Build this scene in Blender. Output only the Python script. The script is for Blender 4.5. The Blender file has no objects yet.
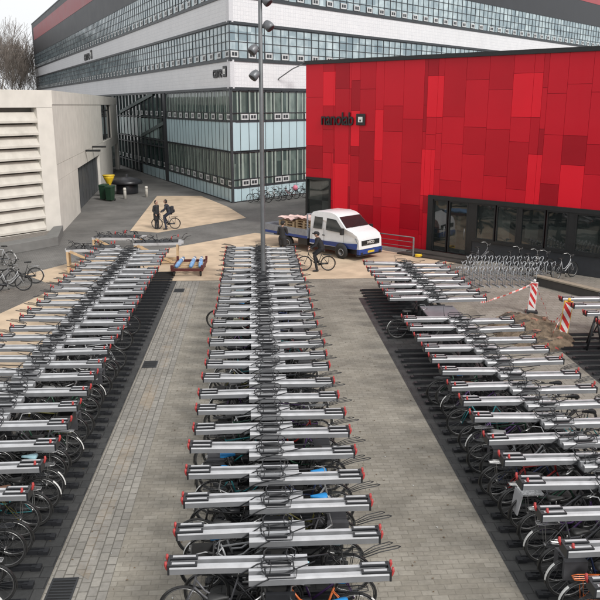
import bpy, bmesh, math, random
from mathutils import Vector, Matrix
from math import sin, cos, radians as R, pi
random.seed(7)
S = bpy.context.scene
COL = S.collection
H = 7.5

# ------------------------------------------------------------------ materials
MATS = {}
def nodes_of(m):
    m.use_nodes = True
    return m.node_tree.nodes, m.node_tree.links, m.node_tree.nodes['Principled BSDF']

def mat(name, col, rough=0.6, metal=0.0, var=0.12, scale=6.0, bump=0.0, spec=0.5, dirt=0.0, coord='Object'):
    if name in MATS: return MATS[name]
    m = bpy.data.materials.new(name); n, l, b = nodes_of(m)
    b.inputs['Roughness'].default_value = rough
    b.inputs['Metallic'].default_value = metal
    b.inputs['Specular IOR Level'].default_value = spec
    tc = n.new('ShaderNodeTexCoord')
    nz = n.new('ShaderNodeTexNoise'); nz.inputs['Scale'].default_value = scale; nz.inputs['Detail'].default_value = 4
    l.new(tc.outputs[coord], nz.inputs['Vector'])
    mx = n.new('ShaderNodeMix'); mx.data_type = 'RGBA'
    a = [max(0, c*(1-var)) for c in col]; c2 = [min(1, c*(1+var)) for c in col]
    mx.inputs[6].default_value = (*a, 1); mx.inputs[7].default_value = (*c2, 1)
    mp = n.new('ShaderNodeMapRange'); mp.inputs[1].default_value = .3; mp.inputs[2].default_value = .7
    l.new(nz.outputs['Fac'], mp.inputs[0]); l.new(mp.outputs[0], mx.inputs[0])
    out = mx.outputs[2]
    if dirt > 0:
        n2 = n.new('ShaderNodeTexNoise'); n2.inputs['Scale'].default_value = scale*0.23; n2.inputs['Detail'].default_value = 8
        n2.inputs['Roughness'].default_value = .7
        l.new(tc.outputs[coord], n2.inputs['Vector'])
        m2 = n.new('ShaderNodeMapRange'); m2.inputs[1].default_value = .48; m2.inputs[2].default_value = .72
        m2.inputs[4].default_value = dirt
        l.new(n2.outputs['Fac'], m2.inputs[0])
        x2 = n.new('ShaderNodeMix'); x2.data_type = 'RGBA'
        l.new(m2.outputs[0], x2.inputs[0]); l.new(out, x2.inputs[6]); x2.inputs[7].default_value = (col[0]*.35, col[1]*.32, col[2]*.28, 1)
        out = x2.outputs[2]
    l.new(out, b.inputs['Base Color'])
    rr = n.new('ShaderNodeMapRange'); rr.inputs[3].default_value = max(0, rough-.08); rr.inputs[4].default_value = min(1, rough+.08)
    l.new(nz.outputs['Fac'], rr.inputs[0]); l.new(rr.outputs[0], b.inputs['Roughness'])
    if bump > 0:
        bp = n.new('ShaderNodeBump'); bp.inputs['Strength'].default_value = bump; bp.inputs['Distance'].default_value = .02
        l.new(nz.outputs['Fac'], bp.inputs['Height']); l.new(bp.outputs[0], b.inputs['Normal'])
    MATS[name] = m
    return m

def paver(name, c1, c2, mortar, bw, bh, rot=0.0, stain=.35, rough=.8, swz=False, msize=.012, offset=.5, sandcol=None, sand=0.0, bump=.5, vscale=.35):
    m = bpy.data.materials.new(name); n, l, b = nodes_of(m)
    tc = n.new('ShaderNodeTexCoord'); mp = n.new('ShaderNodeMapping')
    if swz:   # walls: texture runs over local x and z
        sx = n.new('ShaderNodeSeparateXYZ'); cx = n.new('ShaderNodeCombineXYZ')
        l.new(tc.outputs['Object'], sx.inputs[0]); l.new(sx.outputs[0], cx.inputs[0]); l.new(sx.outputs[2], cx.inputs[1])
        l.new(cx.outputs[0], mp.inputs[0])
    else: l.new(tc.outputs['Object'], mp.inputs[0])
    mp.inputs['Rotation'].default_value = (0, 0, rot)
    br = n.new('ShaderNodeTexBrick')
    br.inputs['Scale'].default_value = 1; br.inputs['Brick Width'].default_value = bw; br.inputs['Row Height'].default_value = bh
    br.inputs['Mortar Size'].default_value = msize; br.inputs['Mortar Smooth'].default_value = .3; br.offset = offset
    br.inputs['Color1'].default_value = (*c1, 1); br.inputs['Color2'].default_value = (*c2, 1); br.inputs['Mortar'].default_value = (*mortar, 1)
    l.new(mp.outputs[0], br.inputs['Vector'])
    nz = n.new('ShaderNodeTexNoise'); nz.inputs['Scale'].default_value = vscale; nz.inputs['Detail'].default_value = 9; nz.inputs['Roughness'].default_value = .65
    l.new(tc.outputs['Object'], nz.inputs['Vector'])
    mr = n.new('ShaderNodeMapRange'); mr.inputs[1].default_value = .35; mr.inputs[2].default_value = .68
    mr.inputs[3].default_value = 1-stain; mr.inputs[4].default_value = 1+stain*.35
    l.new(nz.outputs['Fac'], mr.inputs[0])
    nf = n.new('ShaderNodeTexNoise'); nf.inputs['Scale'].default_value = 14; nf.inputs['Detail'].default_value = 6
    l.new(tc.outputs['Object'], nf.inputs['Vector'])
    mf = n.new('ShaderNodeMapRange'); mf.inputs[3].default_value = .75; mf.inputs[4].default_value = 1.25
    l.new(nf.outputs['Fac'], mf.inputs[0])
    mu = n.new('ShaderNodeMath'); mu.operation = 'MULTIPLY'; l.new(mr.outputs[0], mu.inputs[0]); l.new(mf.outputs[0], mu.inputs[1])
    vm = n.new('ShaderNodeVectorMath'); vm.operation = 'SCALE'; l.new(br.outputs['Color'], vm.inputs[0]); l.new(mu.outputs[0], vm.inputs['Scale'])
    out = vm.outputs[0]
    if sandcol:
        n3 = n.new('ShaderNodeTexNoise'); n3.inputs['Scale'].default_value = .6; n3.inputs['Detail'].default_value = 11; n3.inputs['Roughness'].default_value = .72
        mo = n.new('ShaderNodeVectorMath'); mo.operation = 'ADD'; mo.inputs[1].default_value = (31, 17, 0)
        l.new(tc.outputs['Object'], mo.inputs[0]); l.new(mo.outputs[0], n3.inputs['Vector'])
        m3 = n.new('ShaderNodeMapRange'); m3.inputs[1].default_value = .60-sand*.3; m3.inputs[2].default_value = .86-sand*.3; m3.inputs[4].default_value = .85
        l.new(n3.outputs['Fac'], m3.inputs[0])
        x3 = n.new('ShaderNodeMix'); x3.data_type = 'RGBA'; l.new(m3.outputs[0], x3.inputs[0]); l.new(out, x3.inputs[6]); x3.inputs[7].default_value = (*sandcol, 1)
        out = x3.outputs[2]
    l.new(out, b.inputs['Base Color']); b.inputs['Roughness'].default_value = rough
    bp = n.new('ShaderNodeBump'); bp.inputs['Strength'].default_value = bump; bp.inputs['Distance'].default_value = .01
    inv = n.new('ShaderNodeMath'); inv.operation = 'SUBTRACT'; inv.inputs[0].default_value = 1; l.new(br.outputs['Fac'], inv.inputs[1])
    ad = n.new('ShaderNodeMath'); ad.operation = 'ADD'; l.new(inv.outputs[0], ad.inputs[0]); l.new(nf.outputs['Fac'], ad.inputs[1])
    l.new(ad.outputs[0], bp.inputs['Height']); l.new(bp.outputs[0], b.inputs['Normal'])
    MATS[name] = m
    return m

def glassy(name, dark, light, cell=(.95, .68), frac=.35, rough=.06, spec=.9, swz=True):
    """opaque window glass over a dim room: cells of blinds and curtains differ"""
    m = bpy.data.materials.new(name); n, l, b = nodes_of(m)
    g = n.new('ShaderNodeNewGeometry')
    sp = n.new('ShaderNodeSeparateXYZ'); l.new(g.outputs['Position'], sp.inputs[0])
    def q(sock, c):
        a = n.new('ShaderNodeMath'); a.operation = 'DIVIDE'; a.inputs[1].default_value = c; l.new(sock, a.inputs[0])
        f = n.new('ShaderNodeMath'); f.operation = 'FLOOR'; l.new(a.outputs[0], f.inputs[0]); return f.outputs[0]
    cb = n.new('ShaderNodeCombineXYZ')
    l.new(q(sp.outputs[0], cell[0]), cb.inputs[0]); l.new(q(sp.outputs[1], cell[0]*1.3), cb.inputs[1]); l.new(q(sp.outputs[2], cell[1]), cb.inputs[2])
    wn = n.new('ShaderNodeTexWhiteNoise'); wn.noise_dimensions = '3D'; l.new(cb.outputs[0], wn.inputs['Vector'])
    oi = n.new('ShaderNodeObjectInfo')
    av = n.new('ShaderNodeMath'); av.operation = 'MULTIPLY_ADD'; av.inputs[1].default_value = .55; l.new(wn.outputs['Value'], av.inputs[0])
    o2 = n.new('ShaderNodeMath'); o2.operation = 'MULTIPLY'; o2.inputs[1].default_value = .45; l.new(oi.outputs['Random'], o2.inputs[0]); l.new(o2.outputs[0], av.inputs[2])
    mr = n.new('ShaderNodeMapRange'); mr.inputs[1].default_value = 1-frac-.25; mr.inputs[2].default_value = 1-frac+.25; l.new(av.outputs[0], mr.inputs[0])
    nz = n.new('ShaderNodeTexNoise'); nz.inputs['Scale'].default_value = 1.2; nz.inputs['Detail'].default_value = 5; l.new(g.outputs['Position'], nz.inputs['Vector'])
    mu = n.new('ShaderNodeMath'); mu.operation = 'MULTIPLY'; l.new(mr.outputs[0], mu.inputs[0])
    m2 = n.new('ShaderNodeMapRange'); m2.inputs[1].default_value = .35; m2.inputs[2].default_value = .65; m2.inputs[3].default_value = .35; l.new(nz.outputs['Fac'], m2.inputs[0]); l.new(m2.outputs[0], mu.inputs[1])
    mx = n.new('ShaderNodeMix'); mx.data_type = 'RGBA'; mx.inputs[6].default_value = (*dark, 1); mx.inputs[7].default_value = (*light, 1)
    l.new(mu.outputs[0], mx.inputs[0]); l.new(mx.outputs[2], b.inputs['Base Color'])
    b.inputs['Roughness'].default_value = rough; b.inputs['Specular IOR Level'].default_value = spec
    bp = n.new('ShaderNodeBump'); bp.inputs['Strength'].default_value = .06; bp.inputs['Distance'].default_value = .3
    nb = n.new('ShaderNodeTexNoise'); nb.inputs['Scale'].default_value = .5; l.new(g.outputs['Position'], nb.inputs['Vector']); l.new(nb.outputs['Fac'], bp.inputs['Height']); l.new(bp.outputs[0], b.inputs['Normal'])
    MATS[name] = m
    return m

# ------------------------------------------------------------------ mesh builder
class MB:
    def __init__(s): s.v = []; s.f = []; s.m = []; s.ms = []; s.sm = []
    def mi(s, m):
        if m not in s.ms: s.ms.append(m)
        return s.ms.index(m)
    def face(s, pts, m, smooth=False):
        b = len(s.v); s.v += [tuple(p) for p in pts]; s.f.append(tuple(range(b, b+len(pts)))); s.m.append(s.mi(m)); s.sm.append(smooth)
    def raw(s, vs, fs, m, smooth=False):
        b = len(s.v); s.v += [tuple(p) for p in vs]; k = s.mi(m)
        for f in fs: s.f.append(tuple(b+i for i in f)); s.m.append(k); s.sm.append(smooth)
    def box(s, x0, x1, y0, y1, z0, z1, m, M=None):
        vs = [Vector(p) for p in ((x0,y0,z0),(x1,y0,z0),(x1,y1,z0),(x0,y1,z0),(x0,y0,z1),(x1,y0,z1),(x1,y1,z1),(x0,y1,z1))]
        if M: vs = [M @ v for v in vs]
        s.raw(vs, [(0,3,2,1),(4,5,6,7),(0,1,5,4),(1,2,6,5),(2,3,7,6),(3,0,4,7)], m)
    def tube(s, pts, r, m, n=6, closed=False, cap=True):
        pts = [Vector(p) for p in pts]; k = len(pts); rs = r if isinstance(r, (list, tuple)) else [r]*k
        vs = []; up = None
        for i, p in enumerate(pts):
            if closed: d = pts[(i+1) % k] - pts[i-1]
            else: d = pts[min(i+1, k-1)] - pts[max(i-1, 0)]
            if d.length < 1e-9: d = Vector((0,0,1))
            d.normalize()
            if up is None:
                up = Vector((0,0,1)) if abs(d.z) < .9 else Vector((1,0,0))
            a = d.cross(up)
            if a.length < 1e-4: a = d.cross(Vector((.3,.9,.1)))
            a.normalize(); up = a.cross(d).normalized(); 
            for j in range(n):
                t = 2*pi*j/n; vs.append(p + (a*cos(t) + up*sin(t))*rs[i])
        fs = []
        for i in range(k if closed else k-1):
            for j in range(n):
                i2 = (i+1) % k
                fs.append((i*n+j, i*n+(j+1) % n, i2*n+(j+1) % n, i2*n+j))
        if cap and not closed:
            fs.append(tuple(range(n-1, -1, -1))); fs.append(tuple((k-1)*n+j for j in range(n)))
        s.raw(vs, fs, m, n > 4)
    def lathe(s, prof, m, c=(0,0,0), n=16, axis='z', M=None):
        vs = []
        for (r, z) in prof:
            for j in range(n):
                t = 2*pi*j/n
                v = (r*cos(t), r*sin(t), z)
                if axis == 'y': v = (r*cos(t), z, r*sin(t))
                if axis == 'x': v = (z, r*cos(t), r*sin(t))
                v = Vector(v)
                if M: v = M @ v
                vs.append(v + Vector(c))
        fs = []
        for i in range(len(prof)-1):
            for j in range(n): fs.append((i*n+j, i*n+(j+1) % n, (i+1)*n+(j+1) % n, (i+1)*n+j))
        fs.append(tuple(range(n-1,-1,-1))); fs.append(tuple((len(prof)-1)*n+j for j in range(n)))
        s.raw(vs, fs, m, True)
    def prism(s, poly, z0, z1, m, M=None):
        n = len(poly); vs = [Vector((p[0], p[1], z0)) for p in poly] + [Vector((p[0], p[1], z1)) for p in poly]
        if M: vs = [M @ v for v in vs]
        s.raw(vs, [tuple(range(n-1,-1,-1)), tuple(range(n, 2*n))] + [(i, (i+1) % n, n+(i+1) % n, n+i) for i in range(n)], m)
    def mesh(s, name):
        me = bpy.data.meshes.new(name); me.from_pydata(s.v, [], s.f)
        for m in s.ms: me.materials.append(m)
        me.polygons.foreach_set('material_index', s.m); me.polygons.foreach_set('use_smooth', s.sm); me.update()
        return me
    def build(s, name, parent=None, loc=(0,0,0), rz=0, bevel=0):
        o = bpy.data.objects.new(name, s.mesh(name)); COL.objects.link(o)
        o.location = loc; o.rotation_euler = (0, 0, rz)
        if parent: o.parent = parent
        if bevel:
            b = o.modifiers.new('bevel', 'BEVEL'); b.width = bevel; b.segments = 2; b.limit_method = 'ANGLE'; b.angle_limit = R(35)
        return o

def tag(o, label=None, cat=None, group=None, kind=None):
    if label: o['label'] = label
    if cat: o['category'] = cat
    if group: o['group'] = group
    if kind: o['kind'] = kind
    return o
def empty(name, loc=(0,0,0), rz=0, label=None, cat=None, group=None, parent=None):
    o = bpy.data.objects.new(name, None); COL.objects.link(o); o.location = loc; o.rotation_euler = (0,0,rz)
    o.empty_display_size = .2
    if parent: o.parent = parent
    return tag(o, label, cat, group)
def inst(name, me, parent=None, loc=(0,0,0), rot=(0,0,0), scale=None):
    o = bpy.data.objects.new(name, me); COL.objects.link(o); o.location = loc; o.rotation_euler = rot
    if scale: o.scale = scale
    if parent: o.parent = parent
    return o

# ------------------------------------------------------------------ camera, light, sky
cam = bpy.data.cameras.new('camera'); co = bpy.data.objects.new('camera', cam); COL.objects.link(co); S.camera = co
cam.sensor_width = 36; cam.lens = 36*757/600; cam.clip_end = 2000; cam.clip_start = .1
co.location = (0, 0, H); co.rotation_euler = (R(90-14.45), 0, R(-3.51))
W = bpy.data.worlds.new('World'); S.world = W; W.use_nodes = True
wn, wl = W.node_tree.nodes, W.node_tree.links
bg = wn['Background']; sky = wn.new('ShaderNodeTexSky'); sky.sky_type = 'NISHITA'; sky.sun_disc = False
SUN_EL, SUN_AZ = 40, 145
sky.sun_elevation = R(SUN_EL); sky.sun_rotation = R(SUN_AZ); sky.dust_density = 3
hs = wn.new('ShaderNodeHueSaturation'); hs.inputs['Saturation'].default_value = .12
wl.new(sky.outputs[0], hs.inputs['Color'])
tcw = wn.new('ShaderNodeTexCoord'); nw = wn.new('ShaderNodeTexNoise'); nw.inputs['Scale'].default_value = 1.6; nw.inputs['Detail'].default_value = 5
wl.new(tcw.outputs['Generated'], nw.inputs['Vector'])
mw = wn.new('ShaderNodeMapRange'); mw.inputs[1].default_value = .3; mw.inputs[2].default_value = .7; mw.inputs[3].default_value = 5.0; mw.inputs[4].default_value = 6.2
wl.new(nw.outputs['Fac'], mw.inputs[0])
cw = wn.new('ShaderNodeCombineColor'); 
for i, k in enumerate((.985, 1.0, 1.02)):
    mm = wn.new('ShaderNodeMath'); mm.operation = 'MULTIPLY'; mm.inputs[1].default_value = k; wl.new(mw.outputs[0], mm.inputs[0]); wl.new(mm.outputs[0], cw.inputs[i])
xw = wn.new('ShaderNodeMix'); xw.data_type = 'RGBA'; xw.inputs[0].default_value = .85
wl.new(hs.outputs[0], xw.inputs[6]); wl.new(cw.outputs[0], xw.inputs[7]); wl.new(xw.outputs[2], bg.inputs[0])
bg.inputs[1].default_value = .105
sl = bpy.data.lights.new('sun', 'SUN'); so = bpy.data.objects.new('sun', sl); COL.objects.link(so)
sl.energy = 1.5; sl.angle = R(14); sl.color = (1, .97, .93)
az = R(SUN_AZ); d = Vector((sin(az)*cos(R(SUN_EL)), cos(az)*cos(R(SUN_EL)), sin(R(SUN_EL))))
so.rotation_euler = d.to_track_quat('Z', 'Y').to_euler(); so.location = (0, -20, 60)
S.view_settings.view_transform = 'Standard'; S.view_settings.look = 'None'; S.view_settings.exposure = .78; S.view_settings.gamma = 1
S.view_settings.use_curve_mapping = False

# ------------------------------------------------------------------ ground
def sheet(name, poly, z, m, thick=0, kind='structure'):
    mb = MB()
    if thick: mb.prism(poly, z-thick, z, m)
    else: mb.face([(p[0], p[1], z) for p in poly], m)
    return tag(mb.build(name), kind=kind)
SANDC = (.53, .41, .29)
dark_pave = paver('dark_paving', (.155,.149,.140), (.19,.182,.17), (.11,.105,.097), .21, .105, rot=R(-21), stain=.38, sandcol=(.30,.25,.19), sand=-.22)
light_pave = paver('light_paving', (.245,.222,.182), (.305,.280,.236), (.21,.19,.155), .27, .135, msize=.008, stain=.36, sandcol=(.36,.30,.23), sand=-.25, vscale=.5)
left_pave = paver('sandy_brown_paving', (.15,.135,.12), (.2,.18,.16), (.1,.085,.07), .21, .105, stain=.4, sandcol=SANDC, sand=.1)
right_pave = paver('dusty_paving', (.25,.225,.19), (.29,.265,.23), (.18,.16,.13), .3, .3, stain=.3, sandcol=(.38,.31,.24), sand=.15)
strip_pave = paver('strip_paving', (.25,.235,.21), (.32,.30,.265), (.14,.13,.11), .24, .16, rot=R(90), stain=.3, sandcol=(.36,.27,.17), sand=-.1)
bed_pave = paver('wet_dark_slabs', (.035,.036,.036), (.055,.055,.054), (.02,.02,.02), .30, .30, stain=.35, rough=.55)
sand_m = mat('sand', SANDC, .95, var=.16, scale=1.2, bump=.5, dirt=.3)
asph = mat('far_ground', (.10,.10,.095), .9, var=.15, scale=.5)
sheet('ground', [(-600,-60),(600,-60),(600,900),(-600,900)], -.004, asph)
sheet('square_paving', [(-60,-20),(60,-20),(60,130),(-60,130)], 0, dark_pave)
sheet('pavement', [(-3.42,-10),(8.3,-10),(8.3,32.65),(-3.42,32.7)], .004, light_pave)
sheet('side_pavement', [(8.3,-10),(45,-10),(45,24),(18.5,29),(10.6,37.2),(8.3,34.3)], .0045, right_pave)
sheet('left_pavement', [(-30,-10),(-3.42,-10),(-3.42,32.7),(-9.0,32.9),(-10.6,31.5),(-14.5,33.5),(-30,33)], .004, left_pave)
sheet('sand_strip_far', [(-8.19,65.2),(-4.45,65.0),(-1.9,57.5),(-.53,51.8),(-5.8,45.9),(-7.6,46.7)], .005, sand_m)
sheet('sand_strip_near', [(-10.44,34.4),(-8.83,37.24),(-4.47,40.76),(0.06,45.4),(4.6,42.2),(8.1,37.8),(10.6,36.6),(8.3,34.2),(8.3,32.7),(-9.1,32.75)], .008, sand_m)
sheet('sand_heap_patch', [(-13,21),(-6.2,21),(-5.7,29),(-7.0,31),(-8.6,30.8),(-9.5,27.5),(-11,25.8),(-13,25.4)], .009, sand_m)
sheet('bed_under_left_rack', [(-5.6,0),(-3.42,0),(-3.42,32.7),(-5.6,32.7)], .012, bed_pave)
sheet('bed_under_centre_rack', [(-.85,0),(1.45,0),(1.45,31),(-.85,31)], .012, bed_pave)
sheet('bed_under_right_rack', [(4.14,0),(6.9,0),(6.9,29.2),(4.14,29.2)], .012, bed_pave)
sheet('bed_under_far_right_rack', [(9.35,10),(14.5,10),(14.5,22.85),(9.6,22.85)], .012, bed_pave)
sheet('paving_strip', [(-3.40,0),(-2.40,0),(-2.40,32.6),(-3.40,32.6)], .008, strip_pave)
sheet('sand_joint', [(-3.02,11.2),(-2.78,11.0),(-2.74,16),(-2.62,22),(-2.72,31.5),(-2.98,31.8),(-3.0,22),(-3.06,16)], .012, paver('joint_sand', (.25,.235,.21), (.30,.28,.25), (.16,.14,.11), .24, .16, rot=R(90), stain=.3, sandcol=(.33,.255,.17), sand=.42, vscale=1.5))
# kerb of pale blocks round the sand joint is in the paving; shallow soil patches by the right rack
soil = mat('dug_soil', (.17,.125,.085), .95, var=.45, scale=7, bump=1.2, dirt=.5)
# steel drain grates
dark_steel = mat('dark_steel', (.035,.037,.04), .5, .3, scale=8)
for i, (x, y, lab) in enumerate([(-3.15,30.9,'small dark drain grate at the far end of the paved strip beside the left rack'),
    (-3.15,21.6,'small dark drain grate halfway along the paved strip beside the left rack'),
    (-3.15,10.76,'dark drain grate nearest the camera, set in the strip beside the left rack')]):
    t = empty('drain_grate', (x, y, .010), 0, lab, 'drain grate', 'drain grates in the paved strip')
    mb = MB(); w, h = .21, .3
    mb.box(-w,w,-h,-h+.03,0,.012,dark_steel); mb.box(-w,w,h-.03,h,0,.012,dark_steel); mb.box(-w,-w+.03,-h+.03,h-.03,0,.012,dark_steel); mb.box(w-.03,w,-h+.03,h-.03,0,.012,dark_steel)
    mb.build('frame', t)
    mb = MB(); mb.box(-w+.03,w-.03,-h+.03,h-.03,0,.004,mat('drain_black',(.008,.008,.008),.8))
    for k in range(7):
        yy = -h+.07+k*.077; mb.box(-w+.03,w-.03,yy,yy+.03,.004,.010,dark_steel)
    mb.build('bars', t)

# ------------------------------------------------------------------ Carre building
white_tile = paver('white_tiles', (.74,.735,.745), (.70,.70,.715), (.56,.56,.58), .30, .30, swz=True, msize=.012, offset=0, stain=.06, rough=.45, bump=.2)
grey_frame = mat('facade_frame', (.05,.056,.062), .45, .3)
dark_clad = mat('dark_cladding', (.035,.037,.042), .5, .1, scale=.6, var=.2)
red_strip = mat('red_cladding_band', (.34,.055,.065), .45, scale=.4, var=.1)
blue_panel = mat('pale_blue_panel', (.46,.60,.64), .22, var=.05, scale=.5)
vent_white = mat('white_window_frame', (.55,.56,.56), .4)
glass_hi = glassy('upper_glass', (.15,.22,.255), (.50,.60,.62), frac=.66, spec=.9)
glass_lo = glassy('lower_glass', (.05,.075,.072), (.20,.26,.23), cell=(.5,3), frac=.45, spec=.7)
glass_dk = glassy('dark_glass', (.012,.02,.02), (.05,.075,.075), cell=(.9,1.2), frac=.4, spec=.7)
P0 = Vector((-1.617, 60.06, 0)); AL = R(90+21.2136); AR = R(90-44.741)   # math angles of the two facades
carre = empty('office_building', P0, 0, 'long office building with white tiled bands, window strips and pale blue panels', 'building')
LENL, LENR = 129.6, 110.0
dL = Vector((cos(AL), sin(AL), 0)); dR = Vector((cos(AR), sin(AR), 0))
# x axis of left frame is -dL so that outward is -y
rzL = AL - pi; rzR = AR
backc = dL*LENL + dR*LENR
def body(z0, z1, inset, name, m):
    """solid storey block behind the facades"""
    a = Vector((0,0,0)); nl = Vector((sin(rzL), -cos(rzL), 0)); nr = Vector((sin(rzR), -cos(rzR), 0))
    # inset corner
    import mathutils
    def ln(p, d): return p, d
    p1 = -nl*inset; p2 = -nr*inset
    A = mathutils.geometry.intersect_line_line(p1, p1+dL, p2, p2+dR)[0]
    poly = [A, p2+dR*LENR, backc, p1+dL*LENL]
    mb = MB(); mb.prism([(p.x, p.y) for p in poly], z0, z1, m); return mb.build(name, carre)
Z = dict(b0=0, b1=1.12, g1=3.96, b2=6.23, g2=8.72, w1=10.82, g3=13.49, w2=15.4, g4=18.3, k1=21.2, r1=23.7, top=24.75)
body(0, 24.5, .35, 'core', dark_clad)
mb = MB(); 
fr = []
for nm, rz, x0, x1 in (('left', rzL, -LENL, 0), ('right', rzR, 0, LENR)):
    def fb(name, z0, z1, m, y0=-.0, y1=.34, xa=x0, xb=x1):
        q = MB(); q.box(xa, xb, y0, y1, z0, z1, m); return q.build(name, carre, (0,0,0), rz)
    fb('white_band', Z['g2'], Z['w1'], white_tile); fb('white_band', Z['g3'], Z['w2'], white_tile)
    fb('dark_band', Z['g4']+.06, Z['k1'], dark_clad)
    xr0, xr1 = (x0+3.0, -1.5) if nm == 'left' else (1.5, x1-3)
    fb('dark_band', Z['k1'], Z['top'], dark_clad)
    fb('red_band', Z['k1'], Z['r1'], red_strip, -.03, -.002, xr0, xr1)
    for zz in (Z['g2'], Z['w1'], Z['g3'], Z['w2']):
        fb('band_trim', zz-.10, zz+.10, grey_frame, -.08, -.003)
    q = MB(); q.box(x0, x1, -.06, -.003, Z['top']-.06, Z['top']+.12, grey_frame); q.build('roof_edge', carre, (0,0,0), rz)

BW = 1.9
def bay_mesh(zh, rows, cols=2, vent=True, name='bay'):
    q = MB(); w = BW
    for c in range(cols):
        x = c*w/cols; q.box(x-.033, x+.033, -.015, .02, 0, zh, grey_frame)
    for r in range(rows+1):
        z = r*zh/rows; z = min(max(z, .04), zh-.04)
        for c in range(cols): q.box(c*w/cols+.033, (c+1)*w/cols-.033, -.012, .02, z-.022, z+.022, grey_frame)
    return q.mesh('window_frame')
def pane_mesh(zh, m):
    q = MB(); q.face([(0,.03,0),(BW,.03,0),(BW,.03,zh),(0,.03,zh)], m); return q.mesh('pane')
def vent_mesh():
    q = MB(); a = .06
    x0, x1, z0, z1 = .06, .86, .09, .55
    q.box(x0,x1,-.055,-.016,z0,z0+.1,vent_white); q.box(x0,x1,-.055,-.016,z1-.1,z1,vent_white)
    q.box(x0,x0+.12,-.055,-.016,z0+.1,z1-.1,vent_white); q.box(x1-.12,x1,-.055,-.016,z0+.1,z1-.1,vent_white)
    q.box(x0+.12,x1-.12,-.035,-.017,z0+.1,z1-.1,grey_frame)
    q.box((x0+x1)/2-.02,(x0+x1)/2+.02,-.05,-.0355,z0+.1,z1-.1,vent_white)
    return q.mesh('vent_window')
VM = vent_mesh()
bands = {'g3': (Z['w1']+.1, Z['g3']-.1, 4, glass_hi), 'g4': (Z['w2']+.1, Z['g4']+.06, 4, glass_hi)}
jobs = []
for key, (za, zb, rows, gm) in bands.items():
    fm = bay_mesh(zb-za, rows); pm = pane_mesh(zb-za, gm)
    for side, rz in (('L', rzL), ('R', rzR)):
        n = int((LENL if side == 'L' else LENR)/BW)
        for i in range(n):
            t = i*BW
            x = -(t+BW) if side == 'L' else t
            M = Matrix.Rotation(rz, 4, 'Z') @ Matrix.Translation((x, 0, za))
            wp = P0 + M.translation
            jobs.append((Vector((wp.x, wp.y, wp.z-H)).length, M, fm, pm, rz, za, key, side, t))
jobs.sort(key=lambda j: j[0])
def rest(name, items, kind='stuff'):
    """the far bays of one band as one part"""
    q = MB()
    for me, M in items:
        vs = [M @ v.co for v in me.vertices]
        b = len(q.v); q.v += [tuple(v) for v in vs]
        for p in me.polygons:
            q.f.append(tuple(b+i for i in p.vertices)); q.m.append(q.mi(me.materials[p.material_index])); q.sm.append(False)
    o = q.build(name, carre); tag(o, kind=kind); return o
far_f, far_p, far_v = [], [], []
cnt = 0
for (dist, M, fm, pm, rz, za, key, side, t) in jobs:
    vis = not (side == 'L' and key == 'g4' and False)
    if cnt < 76:
        o = inst('window', fm, carre, M.translation, (0,0,rz)); inst('pane', pm, o); inst('vent_window', VM, o, (0 if side == 'R' else .98, 0, 0)); cnt += 1
    else:
        far_f.append((fm, M)); far_p.append((pm, M)); far_v.append((VM, M @ Matrix.Translation((.5,0,0))))
rest('window', far_f+far_v); rest('pane', far_p)
# lower storeys
bw = 1.25
def lower_bay(zh, kind):
    q = MB(); 
    for c in range(2): 
        x = c*BW/2; q.box(x-.03, x+.03, -.0, .02, 0, zh, grey_frame)
    for z in (.04, zh-.04): q.box(.04, BW/2-.04, -.035, .02, z-.035, z+.035, grey_frame); q.box(BW/2+.04, BW-.04, -.035, .02, z-.035, z+.035, grey_frame)
    if kind: q.box(.04, BW/2-.04, -.03, .02, .60, .65, grey_frame); q.box(BW/2+.04, BW-.04, -.03, .02, .60, .65, grey_frame)
    return q.mesh('window_frame')
def lower_pane(zh):
    """glass with pale curtains and dark openings behind it"""
    q = MB(); q.face([(0,.06,0),(BW,.06,0),(BW,.06,zh),(0,.06,zh)], glass_lo); return q.mesh('pane')
curtain = mat('curtain_behind_glass', (.30,.36,.32), .35, var=.12, scale=3, spec=.9)
def curtain_mesh(zh):
    q = MB(); 
    for x in (.10, .74, 1.1): 
        w = .17 if x != 1.1 else .2
        q.face([(x,.05,.08),(x+w,.05,.08),(x+w,.05,zh-.08),(x,.05,zh-.08)], curtain)
    return q.mesh('curtain')
low = [('low1', Z['b1']+.04, Z['g1']-.04), ('low2', Z['b2']+.04, Z['g2']-.12)]
n_low = 0
for key, za, zb in low:
    fm = lower_bay(zb-za, True); pm = lower_pane(zb-za); cm = curtain_mesh(zb-za)
    for side, rz, n in (('L', rzL, 10), ('R', rzR, 7)):
        for i in range(n):
            x = -(i*BW+BW) if side == 'L' else i*BW
            M = Matrix.Rotation(rz, 4, 'Z') @ Matrix.Translation((x, 0, za))
            o = inst('window', fm, carre, M.translation, (0,0,rz)); inst('pane', pm, o)
            inst('curtain', cm, o, scale=(1 if random.random() < .5 else .9, 1, 1))
            inst('vent_window', VM, o, (.98 if side == 'L' else (.98 if i % 2 == 0 else .02), 0, 0))
            n_low += 1
pm_b = {}
for za, zb in ((0.02, Z['b1']), (Z['g1'], Z['b2'])):
    for rz, x0, x1 in ((rzL, -19, 0), (rzR, 0, 13.3)):
        q = MB(); q.box(x0, x1, .0, .34, za+.06, zb-.04, blue_panel)
        q.build('spandrel_panel', carre, (0,0,0), rz)
        q = MB(); 
        k = x0
        q.box(x0, x1, -.05, .30, za-.0, za+.06, grey_frame); q.box(x0, x1, -.05, .30, zb-.04, zb+.04, grey_frame)
        nn = int((x1-x0)/.95)
        for i in range(nn+1):
            x = (x1 - i*.95) if x0 < 0 else i*.95
            q.box(x-.02, x+.02, -.02, -.003, za+.06, zb-.04, grey_frame)
        q.build('spandrel_frame', carre, (0,0,0), rz)
q = MB(); 
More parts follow.
